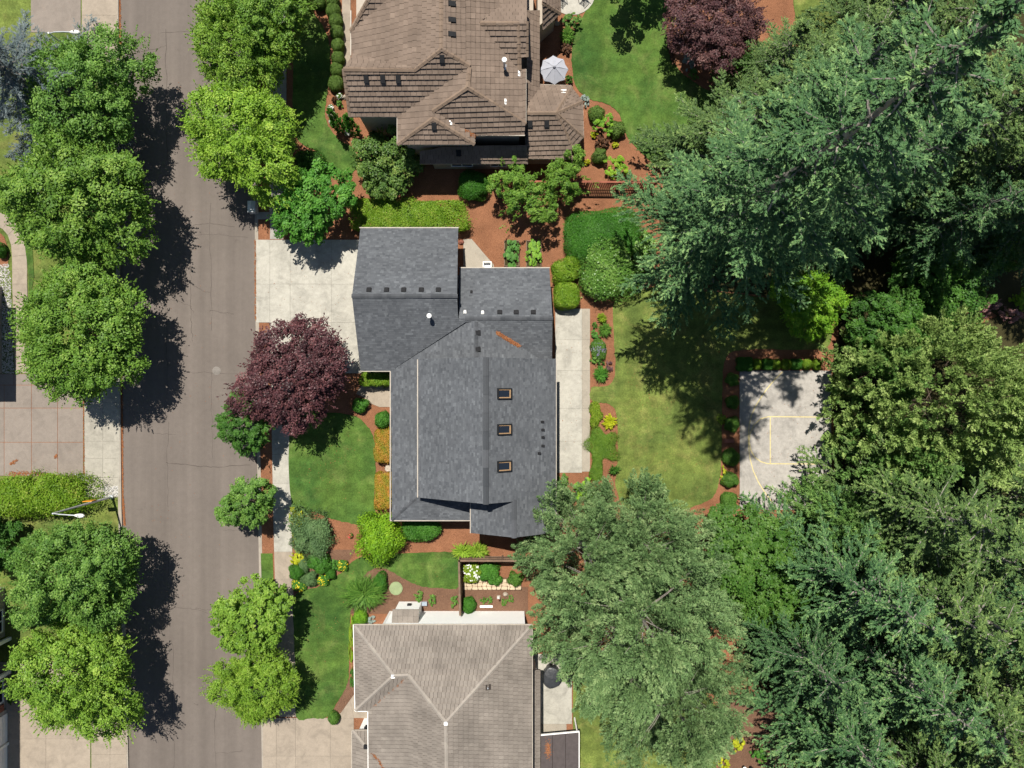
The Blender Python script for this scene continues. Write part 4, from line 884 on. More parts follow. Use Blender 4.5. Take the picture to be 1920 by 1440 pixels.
for y in (738, 805, 874):                       # skylights: tan frame, dark pane
    p = on_plane(945, y, pu_r); u, v, n = axes(pu_r)
    def rect(mb, a0, a1, b0, b1, c0, c1): mb.add([p+u*a+v*b+n*c for c in (c0, c1) for a, b in ((a0, b0), (a1, b0), (a1, b1), (a0, b1))], [(3, 2, 1, 0), (4, 5, 6, 7), (0, 1, 5, 4), (1, 2, 6, 5), (2, 3, 7, 6), (3, 0, 4, 7)])
    A, B, t = 0.38, 0.56, 0.07; fr_ = MB(); rect(fr_, -A, A, -B, -B+t, 0, .17); rect(fr_, -A, A, B-t, B, 0, .17); rect(fr_, -A, -A+t, -B+t, B-t, 0, .17); rect(fr_, A-t, A, -B+t, B-t, 0, .17)
    sk = fr_.build('skylight', M['dkmetal'], house)
    il = MB(); i0 = t; rect(il, -A+i0, A-i0, -B+i0, -B+i0+.10, 0, .10); rect(il, -A+i0, -A+i0+.07, -B+i0+.1, B-i0, 0, .10) ; rect(il, A-i0-.07, A-i0, -B+i0+.1, B-i0, 0, .10); il.build('inner_frame', M['wood_tan'], sk)
    gl = MB(); rect(gl, -A+i0, A-i0, -B+i0, B-i0, 0.01, .075); gl.build('pane', M['glass'], sk)
def roof_litter(pl, pts, n, w, house_, name='needle_litter', size=(0.03, .08)):
    g = np.random.default_rng(n); Q = [on_plane(x, y, pl) for x, y in pts]; nn = np.array(pl[1]); P = []
    for _ in range(n):
        i = g.integers(0, len(Q)-1); q = Q[i].lerp(Q[i+1], g.random()); P.append(np.array(q) + g.normal(0, w, 3)*np.array([1, 1, .1]) + nn*0.05)
    P = np.array(P); N = unit(nn + rsph(g, n)*.3); V = leaf_quads(P, np.cross(N, rsph(g, n)), N, g.uniform(*size, n)*1.6, g.uniform(*size, n)) - np.array(org(house_))
    o = bpy.data.objects.new(name, quad_me(name, V, g.random(n), [M['litter']])); link(o, house_); return tag(o, None, None, None, 'stuff')
roof_litter(pl_r, [(932, 624), (948, 634), (962, 642), (973, 649)], 2200, 0.055, house)

# ---- neighbour at the top: brown tiles, many hips
hx = W(840, 150); nb = thing('house', 'large house with a brown tiled many-hipped roof beside the grey umbrella', 'house', (hx.x, hx.y, 0.1))
rb = Roof(nb, M['btile'], M['btile_o'], M['bdeck'], M['bcap'], 0.36, 0.40, 0.095, 300, 0.5, 0.0, 8)
A_ = rb.plane(Wl([(645, 130, 7.3), (778, 131, 7.3), (828, 92, 8.1), (880, 124, 7.4), (746, 218, 5.3), (657, 218, 5.3)]), loose=True)
B_ = rb.plane(Wl([(645, 130, 7.3), (778, 130, 7.3), (740, 118, 6.8), (662, 103, 5.5)]))
C_ = rb.plane(Wl([(828, -70, 8.1), (828, 92, 8.1), (778, 130, 7.3), (661, 104, 5.4), (659, 58, 5.3), (728, 0, 6.4), (790, -60, 7.4)]))
D_ = rb.plane(Wl([(658, 58, 5.3), (728, 0, 6.4), (790, -58, 7.4), (722, -58, 7.4)]))
E_ = rb.plane(Wl([(828, -70, 8.1), (828, 92, 8.1), (880, 124, 7.33), (877, 164, 7.37), (985, 232, 5.3), (985, 130, 5.3), (972, 131, 5.55), (897, 44, 6.9), (955, 0, 5.9), (985, -25, 5.3), (985, -70, 5.3)]))
F_ = rb.plane(Wl([(897, 44, 6.9), (987, 44, 6.9), (987, 106, 5.95), (974, 108, 5.9), (972, 131, 5.5)]))
F2 = rb.plane(Wl([(897, 44, 6.9), (988, 44, 6.9), (988, -10, 5.9), (970, -12, 5.85), (952, 2, 6.0)]))
LS = rb.plane(Wl([(880, 124, 7.37), (877, 164, 7.37), (812, 208, 6.35), (812, 222, 6.42), (746, 270, 5.3), (746, 218, 5.3)]))
H2 = rb.plane(Wl([(877, 164, 7.37), (985, 232, 5.6), (983, 253, 5.3), (890, 253, 5.3), (812, 208, 6.35)]), loose=True)
H3 = rb.plane(Wl([(812, 222, 6.42), (746, 270, 5.3), (889, 270, 5.3)]), loose=True)
G3 = rb.plane(Wl([(812, 208, 6.35), (812, 222, 6.42), (889, 270, 5.3), (889, 252, 5.35)]))
K_ = rb.plane(Wl([(987, 20, 4.1), (1010, 20, 3.1), (1010, 178, 3.1), (987, 192, 4.1)]))
NU = rb.plane(Wl([(989, 212, 4.6), (1043, 212, 4.6), (1071, 162, 2.8), (1010, 160, 2.8), (989, 176, 3.3)]))
ND = rb.plane(Wl([(989, 212, 4.6), (1043, 212, 4.6), (1071, 276, 3.1), (1073, 297, 2.75), (989, 297, 2.75)]), loose=True)
N1 = rb.plane(Wl([(1043, 212, 4.6), (1071, 164, 2.85), (1091, 190, 2.75)])); N2 = rb.plane(Wl([(1043, 212, 4.6), (1091, 190, 2.75), (1093, 257, 2.75)])); N3 = rb.plane(Wl([(1043, 212, 4.6), (1093, 257, 2.75), (1072, 279, 2.8)]))
O1 = rb.plane(Wl([(1017, -40, 5.0), (1050, -40, 3.2), (1050, 25, 3.2), (1017, 5, 4.6)])); O2 = rb.plane(Wl([(1017, 5, 4.6), (1050, 25, 3.2), (1017, 56, 3.2)]))
M_ = rb.plane(Wl([(788, 284, 3.3), (831, 274, 3.75), (988, 272, 3.75), (990, 306, 2.75), (787, 306, 2.75)]))
rb.finish()
for a, b in (((778, 131, 7.3), (828, 92, 8.1)), ((880, 124, 7.4), (828, 92, 8.1)), ((812, 208, 6.4), (877, 164, 7.37)), ((985, 232, 5.45), (877, 164, 7.37)), ((746, 270, 5.3), (812, 222, 6.42)), ((889, 270, 5.3), (812, 222, 6.42)),
             ((828, 92, 8.1), (828, -60, 8.1)), ((877, 164, 7.37), (880, 126, 7.37)), ((645, 130, 7.3), (778, 131, 7.3)), ((657, 218, 5.3), (645, 130, 7.3)), ((972, 44, 6.9), (897, 44, 6.9)), ((974, 131, 5.55), (972, 44, 6.9)), ((987, 106, 5.9), (987, 40, 6.9)),
             ((1071, 164, 2.85), (1043, 212, 4.6)), ((1091, 191, 2.75), (1043, 212, 4.6)), ((1093, 257, 2.75), (1043, 212, 4.6)), ((1072, 278, 2.9), (1043, 212, 4.6)), ((989, 212, 4.6), (1043, 212, 4.6)), ((1073, 297, 2.75), (1060, 284, 3.0)), ((658, 58, 5.35), (722, -58, 7.4)), ((1050, 25, 3.2), (1017, 5, 4.6))):
    rb.cap(W(*a), W(*b), 0.30, 0.38, 0.06, 0.06)
sb = M['siding_b']
def nwall(x0, y0, x1, y1, z1, ze): p, q = W(x0, y0, ze), W(x1, y1, ze); wallbox(nb, p.x, q.y, q.x, p.y, 0.1, z1, sb)
nwall(668, -60, 975, 208, 5.28, 5.3); nwall(757, 200, 878, 259, 5.27, 5.3); nwall(800, 220, 974, 243, 5.25, 5.3); nwall(808, 272, 980, 297, 2.73, 2.75); nwall(975, -50, 1000, 250, 2.9, 3.1)
c = Wl([(985, 170, 2.8), (1062, 170, 2.8), (1081, 195, 2.8), (1083, 252, 2.8), (1062, 270, 2.8), (1062, 287, 2.8), (985, 287, 2.8)]); MB().prism([(p.x, p.y) for p in c], 0.1, 2.72).build('wall', sb, nb)
c = Wl([(1008, -40, 3.2), (1042, -40, 3.2), (1042, 20, 3.2), (1012, 46, 3.2), (1008, 46, 3.2)]); MB().prism([(p.x, p.y) for p in c], 0.1, 3.1).build('wall', sb, nb)
p = W(668, 208, 5.3); q = W(757, 259, 5.3); r_ = W(808, 297, 2.75)
window(nb, (p.x+1.4, p.y-6.9+0, 1.4), 1.2, 1.2, 'x', -1, M['white']) if False else None
window(nb, (q.x+2.4, q.y, 4.6), 1.4, 1.0, 'x', -1, M['white']); window(nb, (r_.x+2.2, r_.y, 1.5), 1.6, 1.2, 'x', -1, M['white']); window(nb, (r_.x+5.0, r_.y, 1.5), 1.2, 1.2, 'x', -1, M['white'])
for pts in ([(657, 219, 5.25), (746, 219, 5.25)], [(745, 218, 5.25), (745, 271, 5.25), (890, 271, 5.25), (890, 255, 5.25)], [(892, 254, 5.25), (984, 254, 5.25)], [(986, 130, 5.25), (986, 234, 5.25)], [(658, 20, 5.25), (658, 104, 5.25)], [(1011, 20, 3.05), (1011, 180, 3.05)], [(787, 307, 2.7), (990, 307, 2.7)], [(990, 298, 2.7), (1073, 298, 2.7)], [(1092, 190, 2.72), (1094, 258, 2.72), (1073, 280, 2.75)], [(1010, 159, 2.75), (1071, 161, 2.75)]):
    gutter(Wl(pts), nb, M['gutter'])
for x, y, pl in ((846, 8, E_), (846, 38, E_), (846, 65, E_), (829, 109, A_), (687, 147, A_), (718, 147, A_), (747, 147, A_), (814, 235, H3), (994, 231, ND), (1025, 231, ND), (860, 285, M_)): roof_box_vent(x, y, pl, nb, M['dkmetal'], 0.36, 0.5, 0.2)
roof_pipe(946, 126, E_, nb, M['lightmetal'], 0.09, 1.1, M['white'], 'flue_pipe', 0.17, M['lightmetal'])
for x, y, pl in ((844, 229, G3), (948, 191, E_), (973, 138, E_), (1057, 172, NU)): roof_pipe(x, y, pl, nb, M['lightmetal'], 0.035, 0.22, None, 'vent_pipe', .1, M['white'])
roof_litter(G3, [(872, 244), (882, 252), (889, 258)], 260, 0.08, nb)

# ---- neighbour at the bottom: taupe tiles, white wall
hx = W(835, 1340); nc = thing('house', 'house with a taupe tiled hip roof and a white wall facing the flagstone garden', 'house', (hx.x, hx.y, 0.1))
rc = Roof(nc, M['gtile'], M['gtile_o'], M['bdeck'], M['gcap'], 0.37, 0.27, 0.055, 300, 0.0, 0.0, 12)
T1_ = rc.plane(Wl([(664, 1172, 4.7), (997, 1172, 4.7), (836, 1355, 7.05), (766, 1266, 5.95), (738, 1267, 5.95)]), loose=True)
T2_ = rc.plane(Wl([(664, 1172, 4.7), (738, 1267, 5.95), (667, 1332, 4.7)]))
T3_ = rc.plane(Wl([(738, 1267, 5.95), (766, 1266, 5.95), (691, 1332, 4.7), (667, 1332, 4.7)]))
T4_ = rc.plane(Wl([(766, 1266, 5.95), (836, 1355, 7.05), (839, 1530, 7.05), (692, 1530, 4.7), (691, 1332, 4.7)]))
T5_ = rc.plane(Wl([(997, 1172, 4.7), (997, 1530, 4.7), (839, 1530, 7.05), (836, 1355, 7.05)]))
T6_ = rc.plane(Wl([(661, 1370, 3.0), (690, 1370, 3.0), (690, 1406, 3.7)])); T7_ = rc.plane(Wl([(661, 1370, 3.0), (690, 1406, 3.7), (690, 1530, 3.7), (661, 1530, 3.0)]))
T8_ = rc.plane(Wl([(999, 1256, 3.15), (1012, 1256, 2.8), (1012, 1530, 2.8), (999, 1530, 3.15)]))
rc.finish()
for a, b in (((666, 1175, 4.72), (738, 1267, 5.95)), ((668, 1331, 4.72), (738, 1267, 5.95)), ((738, 1267, 5.97), (766, 1266, 5.97)), ((766, 1266, 5.95), (836, 1355, 7.05)), ((996, 1174, 4.72), (836, 1355, 7.05)), ((839, 1530, 7.05), (836, 1355, 7.05)), ((662, 1371, 3.0), (690, 1406, 3.7))):
    rc.cap(W(*a), W(*b), 0.26, 0.40, 0.05, 0.05)
for x, y in ((737, 1268), (836, 1356)): roof_box_vent(x, y, T1_, nc, M['lightmetal'], 0.20, 0.2, 0.14, 'ridge_flashing')
p, q = W(676, 1182, 4.7), W(985, 1530, 4.7); y0 = -17.70
MB().prism([(p.x+1.4, y0), (q.x, y0), (q.x, q.y), (W(703, 0, 4.7).x, q.y), (W(703, 0, 4.7).x, W(0, 1320, 4.7).y), (p.x, W(0, 1320, 4.7).y), (p.x, y0-1.0), (p.x+1.4, y0-1.0)], 0.1, 4.66).build('wall', M['siding_w'], nc)
MB().box((p.x+1.4, y0-.06, 2.4), (0.16, 0.16, 4.5)).build('corner_board', M['white'], nc)
ch = MB(); xa, xb = W(749, 1128).x, W(791, 1128).x; yb = W(0, 1127).y; ch.add([(xa, yb, .1), (xb, yb, .1), (xb, y0, .1), (xa, y0, .1), (xa, yb, 2.5), (xb, yb, 2.5), (xb, y0, 2.9), (xa, y0, 2.9)], [(3, 2, 1, 0), (0, 1, 5, 4), (1, 2, 6, 5), (2, 3, 7, 6), (3, 0, 4, 7), (4, 5, 6, 7)])
bay = ch.build('fireplace_bay', M['siding_w'], nc)
bt = MB()
for i in range(5):
    for j in range(2):
        xx0, xx1 = xa-.12+(xb-xa+.24)*i/5, xa-.12+(xb-xa+.24)*(i+1)/5-.01; ya, yb2 = yb+.15+(y0-yb-.15)*j/2, yb+.15+(y0-yb-.15)*(j+1)/2; za, zb = 2.52+.42*j/2, 2.52+.42*(j+1)/2
        bt.add([(xx0, ya, za), (xx1, ya, za), (xx1, yb2, zb), (xx0, yb2, zb), (xx0, ya, za+.06), (xx1, ya, za+.06), (xx1, yb2, zb+.02), (xx0, yb2, zb+.02)], [(3, 2, 1, 0), (4, 5, 6, 7), (0, 1, 5, 4), (1, 2, 6, 5), (2, 3, 7, 6), (3, 0, 4, 7)], rg.random())
bt.build('bay_roof', M['gtile'], bay)
MB().box(((xa+xb)/2+.05, yb+.06, 1.1), (0.3, 0.12, 0.3)).build('flue_vent', M['dkmetal'], bay)
gutter(Wl([(664, 1171, 4.65), (998, 1171, 4.65), (998, 1530, 4.65)]), nc, M['gutter']); gutter(Wl([(663, 1171, 4.65), (666, 1333, 4.65), (690, 1333, 4.65), (691, 1530, 4.65)]), nc, M['white'], .07, .1)
gutter(Wl([(660, 1530, 2.95), (660, 1369, 2.95), (690, 1369, 2.95)]), nc, M['gutter'], .08, .08); gutter(Wl([(1013, 1530, 2.75), (1013, 1256, 2.75), (1000, 1256, 3.0)]), nc, M['bdeck'])
wallbox(nc, W(668, 0, 3).x, W(0, 1530, 3).y, W(705, 0, 3).x, W(0, 1380, 3).y, 0.1, 2.95, M['siding_w']); wallbox(nc, W(990, 0, 3).x, W(0, 1530, 3).y, W(1006, 0, 3).x, W(0, 1262, 3).y, 0.1, 2.75, M['siding_w'])
roof_box_vent(687, 1400, T7_, nc, M['dkmetal'], .3, .3, .15); lp = W(687, 1365, 2.2)
MB().box((lp.x, lp.y, 2.1), (.22, .22, .36)).box((lp.x, lp.y, 2.3), (.3, .3, .05)).build('lantern', M['dkmetal'], nc)
roof_litter(T3_, [(700, 1325), (725, 1304), (745, 1287), (758, 1274)], 420, 0.05, nc); roof_litter(T4_, [(700, 1412), (712, 1427), (720, 1440)], 200, 0.05, nc)
roof_pipe(915, 1288, T5_, nc, M['lightmetal'], .04, .3, None, 'vent_pipe', .1, M['bdeck'])

# ---- houses at the left edge: only their right-hand walls reach into the picture
hx = W(-60, 620); nl = thing('house', 'pale wall of a house beside the white gravel strip', 'house', (hx.x, hx.y, 0.1))
a, b = W(6, 538), W(6, 700); wallbox(nl, a.x-9, b.y, a.x, a.y, 0.1, 5.0, M['siding_t']); wallbox(nl, a.x-9.2, b.y-.1, a.x+.5, a.y+.4, 5.0, 5.2, M['gtile'], 'roof')
hx = W(-60, 1290); nm = thing('house', 'grey house with white framed windows and a garage behind lime green street trees', 'house', (hx.x, hx.y, 0.1))
a = W(14, 1445); 
wallbox(nm, a.x-8, W(0, 1560).y, W(15, 0).x, W(0, 1328).y, 0.1, 4.6, M['siding_t']); wallbox(nm, a.x-8, W(0, 1328).y, W(12, 0).x, W(0, 1262).y, 0.1, 4.6, M['siding_t']); wallbox(nm, a.x-8, W(0, 1262).y, W(-22, 0).x, W(0, 1192).y, 0.1, 4.6, M['siding_t'], 'porch_wall'); wallbox(nm, a.x-8, W(0, 1192).y, W(11, 0).x, W(0, 1100).y, 0.1, 4.6, M['siding_t'])
wallbox(nm, a.x-8, W(0, 1560).y, W(26, 0, 0).x, W(0, 1090).y, 4.6, 4.85, M['gtile'], 'roof')
window(nm, (W(11, 0).x, W(0, 1160).y, 1.1), 1.7, 1.3, 'y', 1, M['white']); window(nm, (W(12, 0).x, W(0, 1290).y, 1.1), 1.7, 1.3, 'y', 1, M['white'])
for y in (1196, 1258): MB().box((W(20, 0).x, W(0, y).y, 2.3), (.25, .25, 4.5)).build('porch_post', M['white'], nm)
for k in range(2):
    gd = MB(); yy = W(0, 1362+k*60).y
    for j in range(4): gd.box((W(15.5, 0).x, yy, .38+j*.54), (.06, 2.2, .5))
    gd.build('garage_door', M['white'], nm)
MB().box((W(17, 0).x, W(0, 1392).y, 1.6), (.2, .2, 3.0)).build('trim_post', M['white'], nm); MB().box((W(13, 0).x, W(0, 1330).y, 1.0), (.12, 1.2, 1.2)).build('brick_panel', M['brick'], nm)

# ---------------------------------------------------------------- trees
gs = 'street trees along the left kerb'
tree('street1', 'street_tree', 'uppermost street tree on the left kerb, beside the blue-grey cedar', 'tree', (230, 222), (0.92, 0.92, 0.95), 0.3, LM['maple_blue'], gs)
tree('street2', 'street_tree', 'broad green street tree opposite the mailbox, second on the left kerb', 'tree', (224, 408), (1.08, 1.08, 1.0), 1.9, LM['maple'], gs)
tree('street3', 'street_tree', 'green street tree above the brown slab driveway on the left', 'tree', (224, 634), (1.0, 0.98, 1.0), 4.0, LM['maple'], gs)
tree('street2', 'street_tree', 'street tree just below the lamp post with the orange sign', 'tree', (216, 1046), (0.92, 0.92, 0.95), 5.4, LM['maple_blue'], gs)
tree('street1', 'street_tree', 'yellow-green street tree in front of the bottom left house', 'tree', (216, 1224), (0.90, 0.90, 0.95), 5.1, LM['limemap'], gs)
gr_ = 'street trees along the right kerb'
tree('street3', 'street_tree', 'lime green street tree at the top right kerb above its twin', 'tree', (497, 130), (0.76, 0.80, 0.92), 0.9, LM['limemap'], gr_)
tree('street1', 'street_tree', 'lime green street tree above the mailbox', 'tree', (500, 300), (0.88, 0.88, 0.9), 4.9, LM['lime3'], gr_)
tree('street2', 'street_tree', 'darker green street tree cut by the upper picture edge', 'tree', (535, 75), (0.82, 0.75, 0.9), 3.5, LM['maple'], gr_)
tree('young2', 'street_tree', 'small lime street tree beside the lower sidewalk, upper of the pair', 'tree', (505, 1128), (1.0, 1.0, 1.0), 1.2, LM['limemap'], gr_)
tree('street1', 'street_tree', 'lime street tree beside the lower sidewalk, lower of the pair', 'tree', (508, 1252), (0.62, 0.62, 0.62), 2.6, LM['lime3'], gr_)
tree('young1', 'street_tree', 'small round green tree in the kerb strip touching the purple maple', 'tree', (486, 788), 0.95, 0.4, LM['deep'], gr_)
tree('young1', 'street_tree', 'small round green tree standing alone in the kerb strip', 'tree', (490, 932), (0.84, 0.90, 0.92), 2.4, LM['maple_blue'], gr_)
tree('maple_purple', 'purple_maple', 'purple-leaved maple between the street and the charcoal roofed house', 'tree', (578, 702), (0.90, 0.76, 0.92), 0.7, LM['purple'])
tree('spreading', 'maple_tree', 'bright green maple overhanging the top of the pale driveway', 'tree', (608, 402), (0.92, 0.80, 1.0), 1.0, LM['bright'])
tree('bushy', 'camellia_tree', 'bushy dark green tree with reddish tips below the brown roof corner', 'tree', (735, 320), (1.0, 0.92, 1.0), 2.0, LM['shrub'])
tree('open', 'fruit_tree', 'left stem of the open tree by the red fence', 'tree', (958, 352), (0.6, 0.75, 0.9), 0.2, LM['maple'], 'open fruit trees by the fence')
tree('open', 'fruit_tree', 'middle one of the open trees by the red fence, over the mulch', 'tree', (995, 395), (0.66, 0.95, 1.0), 2.1, LM['maple'], 'open fruit trees by the fence')
tree('open', 'fruit_tree', 'right one of the open trees by the red fence, under the hexagonal roof', 'tree', (1058, 350), (0.7, 0.75, 1.0), 4.1, LM['maple'], 'open fruit trees by the fence')
tree('maple_purple', 'purple_tree', 'dark purple-brown tree beside the upper back lawn', 'tree', (1312, 85), (0.70, 0.72, 0.8), 2.0, LM['purple2'])
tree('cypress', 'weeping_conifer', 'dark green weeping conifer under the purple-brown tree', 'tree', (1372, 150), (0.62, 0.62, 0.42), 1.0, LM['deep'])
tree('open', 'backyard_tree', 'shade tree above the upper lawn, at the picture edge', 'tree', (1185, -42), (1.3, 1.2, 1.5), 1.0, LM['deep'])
gf = 'tall firs behind the back lawn'
tree('fir_giant', 'fir_tree', 'tallest fir, its pale trunk running to the upper right corner', 'tree', (1270, 488), (1.0, 1.0, 1.0), 0.3, LM['fir'], gf)
tree('fir_a', 'fir_tree', 'fir casting its pointed shadow onto the court', 'tree', (1405, 470), (0.85, 0.85, 1.3), 1.3, LM['fir'], gf)
tree('fir_c', 'fir_tree', 'fir with low branches reaching over the upper back lawn', 'tree', (1312, 325), (1.05, 1.05, 1.0), 2.0, LM['fir2'], gf)
tree('fir_b', 'fir_tree', 'fir behind the red fence, right of the long-limbed one', 'tree', (1420, 300), (1.05, 1.05, 1.1), 0.1, LM['fir'], gf)
tree('fir_a', 'fir_tree', 'fir at the upper edge beside the yellowed lawn patch', 'tree', (1490, 205), (1.0, 1.0, 0.9), 3.0, LM['fir2'], gf)
tree('fir_c', 'fir_tree', 'short fir between the weeping conifer and the yellowed lawn', 'tree', (1415, 165), (0.66, 0.66, 0.6), 4.0, LM['fir2'], gf)
tree('fir_b', 'fir_tree', 'fir above the dark gap in the woods', 'tree', (1530, 395), (1.05, 1.05, 1.05), 5.0, LM['fir'], gf)
tree('fir_a', 'fir_tree', 'fir leaning out of the right edge above the pink shrub', 'tree', (1640, 350), (1.0, 1.0, 0.95), 1.0, LM['fir2'], gf)
tree('fir_c', 'fir_tree', 'fir in the upper right corner', 'tree', (1640, 180), (1.1, 1.1, 1.05), 2.7, LM['fir2'], gf)
tree('fir_b', 'fir_tree', 'fir at the right edge above the garden path', 'tree', (1735, 380), (1.0, 1.0, 1.15), 3.7, LM['fir2'], gf)
tree('fir_a', 'fir_tree', 'fir at the right edge below the upper corner', 'tree', (1750, 255), (1.0, 1.0, 0.85), 0.7, LM['fir'], gf)
tree('fir_c', 'fir_tree', 'fir cut by the upper edge near the right corner', 'tree', (1660, 60), (1.0, 1.0, 0.9), 1.7, LM['fir2'], gf)
tree('fir_b', 'fir_tree', 'fir cut by the upper edge right of the yellowed lawn', 'tree', (1575, 95), (0.85, 0.85, 0.8), 5.7, LM['fir2'], gf)
tree('fir_a', 'fir_tree', 'fir at the right edge shading the garden path', 'tree', (1800, 345), (1.1, 1.1, 1.1), 2.9, LM['fir2'], gf)
tree('fir_b', 'fir_tree', 'fir beyond the right edge behind the pink shrubs', 'tree', (1855, 430), (1.0, 1.0, 1.0), 0.9, LM['fir'], gf)
tree('fir_c', 'fir_tree', 'fir above the deep shade between woods and cedars', 'tree', (1660, 455), (0.8, 0.8, 1.1), 5.2, LM['fir'], gf)
tree('fir_c', 'fir_tree', 'fir in the middle of the upper woods', 'tree', (1545, 290), (1.1, 1.1, 1.15), 4.7, LM['fir'], gf)
tree('thicket', 'leafy_tree', 'bright green leafy tree between the firs and the court', 'tree', (1478, 577), (0.62, 0.66, 0.8), 0.5, LM['lime2'])
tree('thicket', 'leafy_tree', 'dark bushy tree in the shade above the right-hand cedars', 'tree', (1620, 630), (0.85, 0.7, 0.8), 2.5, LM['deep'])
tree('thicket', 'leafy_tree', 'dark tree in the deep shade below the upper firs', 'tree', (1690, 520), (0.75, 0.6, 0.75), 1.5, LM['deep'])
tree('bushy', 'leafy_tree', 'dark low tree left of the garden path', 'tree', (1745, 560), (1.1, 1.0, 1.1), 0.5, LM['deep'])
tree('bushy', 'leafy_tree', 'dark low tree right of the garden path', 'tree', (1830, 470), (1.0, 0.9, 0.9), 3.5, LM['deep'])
gc = 'dense cedars right of the court'
tree('cedar_big', 'cedar_tree', 'largest yellow-green cedar right of the court', 'tree', (1672, 750), (1.0, 1.0, 0.95), 0.2, LM['cedar'], gc)
tree('cedar_small', 'cedar_tree', 'small dark cedar at the upper right corner of the court', 'tree', (1612, 698), (0.95, 0.95, 0.95), 1.0, LM['cedar2'], gc)
tree('cedar_small', 'cedar_tree', 'cedar leaning against the lower right edge of the court', 'tree', (1612, 850), (1.1, 1.1, 1.25), 2.0, LM['cedar2'], gc)
tree('cypress', 'cypress_tree', 'feathery green cypress over the lower corner of the court', 'tree', (1535, 968), (1.25, 1.15, 1.0), 3.0, LM['cedar2'])
tree('thicket', 'leafy_tree', 'bright green leafy tree below the court, nearest the back lawn', 'tree', (1380, 1025), (0.98, 0.98, 0.85), 4.0, LM['leafy'])
tree('thicket', 'leafy_tree', 'bright green leafy tree below the feathery cypress', 'tree', (1425, 1080), (0.85, 0.85, 0.85), 5.3, LM['leafy'])
gd_ = 'firs in the lower right woods'
for (bx, by), k, s, rz, m, lab in [((1590, 915), 'fir_a', (1.0, 1.0, 0.9), 0.5, 'fir2', 'grey-green fir below the largest cedar'), ((1490, 1030), 'fir_b', (1.0, 1.0, 1.0), 1.5, 'fir', 'fir right of the leafy trees below the court'),
        ((1640, 1060), 'fir_c', (1.2, 1.2, 1.1), 2.5, 'fir2', 'fir at the right edge of the lower woods'), ((1435, 1160), 'fir_c', (0.85, 0.85, 0.95), 3.5, 'fir', 'fir beside the big silvery pine, above the bed with yellow shrubs'),
        ((1560, 1170), 'fir_b', (1.05, 1.05, 1.0), 4.5, 'fir', 'fir in the middle of the lower right woods'), ((1680, 1240), 'fir_a', (1.05, 1.05, 0.85), 5.5, 'fir2', 'fir in the lower right corner'),
        ((1495, 1285), 'fir_c', (1.05, 1.05, 0.95), 0.9, 'fir', 'fir at the bottom edge right of the yellow shrubs'), ((1700, 985), 'fir_c', (1.0, 1.0, 0.9), 2.2, 'fir2', 'fir at the right edge below the largest cedar'), ((1735, 1120), 'fir_b', (1.0, 1.0, 0.8), 3.3, 'fir', 'fir at the right edge halfway down the lower woods'), ((1590, 1050), 'fir_b', (1.0, 1.0, 0.9), 5.9, 'fir2', 'fir in the upper part of the lower right woods'), ((1800, 1080), 'fir_c', (1.0, 1.0, 0.8), 2.4, 'fir', 'fir cut by the right edge in the lower woods'), ((1790, 1230), 'fir_a', (1.0, 1.0, 0.7), 3.1, 'fir2', 'fir cut by the right edge above the corner'), ((1790, 900), 'fir_b', (1.0, 1.0, 0.7), 1.2, 'fir2', 'fir at the right edge level with the court'), ((1690, 1370), 'fir_c', (1.1, 1.1, 0.9), 0.2, 'fir', 'fir at the bottom edge next to the right corner'), ((1530, 1380), 'fir_b', (0.9, 0.9, 0.75), 4.2, 'fir2', 'fir cut by the bottom edge below the woods'), ((1610, 1340), 'fir_b', (1.0, 1.0, 0.9), 1.9, 'fir2', 'fir cut by the bottom edge near the corner')]:
    tree(k, 'fir_tree', lab, 'tree', (bx, by), s, rz, LM[m], gd_)
gp = 'silvery pines between the houses and the court'
tree('pine_big', 'pine_tree', 'broad silvery pine, the largest below the back lawn', 'tree', (1160, 1080), (1.08, 1.08, 1.08), 0.4, LM['pine'], gp)
tree('pine_mid', 'pine_tree', 'silvery pine touching the lower right corner of the charcoal roof', 'tree', (1085, 1000), (0.95, 0.92, 0.95), 1.4, LM['pine'], gp)
tree('pine_mid', 'pine_tree', 'silvery pine reaching up into the back lawn', 'tree', (1180, 985), (0.95, 0.85, 0.95), 5.9, LM['pine'], gp)
tree('pine_mid', 'pine_tree', 'silvery pine hanging over the terrace with the black cover', 'tree', (1140, 1155), (0.95, 0.98, 1.1), 2.4, LM['pine'], gp)
tree('pine_big', 'pine_tree', 'silvery pine at the bottom edge left of the yellow shrubs', 'tree', (1212, 1215), (0.85, 0.88, 1.0), 3.4, LM['pine'], gp)
tree('blue_cedar', 'blue_cedar', 'blue-grey cedar at the upper left picture edge', 'tree', (140, 212), (1.3, 1.4, 1.05), 0.6, LM['bluecedar'])
tree('bushy', 'garden_tree', 'small tree at the left edge below the lime hedge', 'tree', (15, 1010), (0.8, 0.9, 0.9), 0.6, LM['deep'])

# ---------------------------------------------------------------- shrubs and beds
# left side of the street
shrub('conifer_hedge', 'lime green clipped conifer hedge along the brown slab driveway', 74, 928, 92, 35, 2.0, 'hedge', 'ball', e=2.6, leaf=0.13, dens=330, rough=0.10, rz=0.06, cat='hedge')
shrub('shrub', 'dark shrub by the corner of the curved path', 2, 470, 9, 13, 0.9, 'box', dens=400)
shrub('yellow_shrub', 'yellow shrub between the two lower left street trees', 72, 1155, 12, 10, 0.8, 'yellow', 'loose', leaf=0.10)
shrub('dark_shrub', 'dark shrub beside the grey house wall', 45, 1160, 16, 14, 1.3, 'deep', 'loose', leaf=0.12); shrub('dark_shrub', 'dark low shrub under the lower window of the grey house', 28, 1290, 14, 26, 0.8, 'deep', 'loose', leaf=0.11)
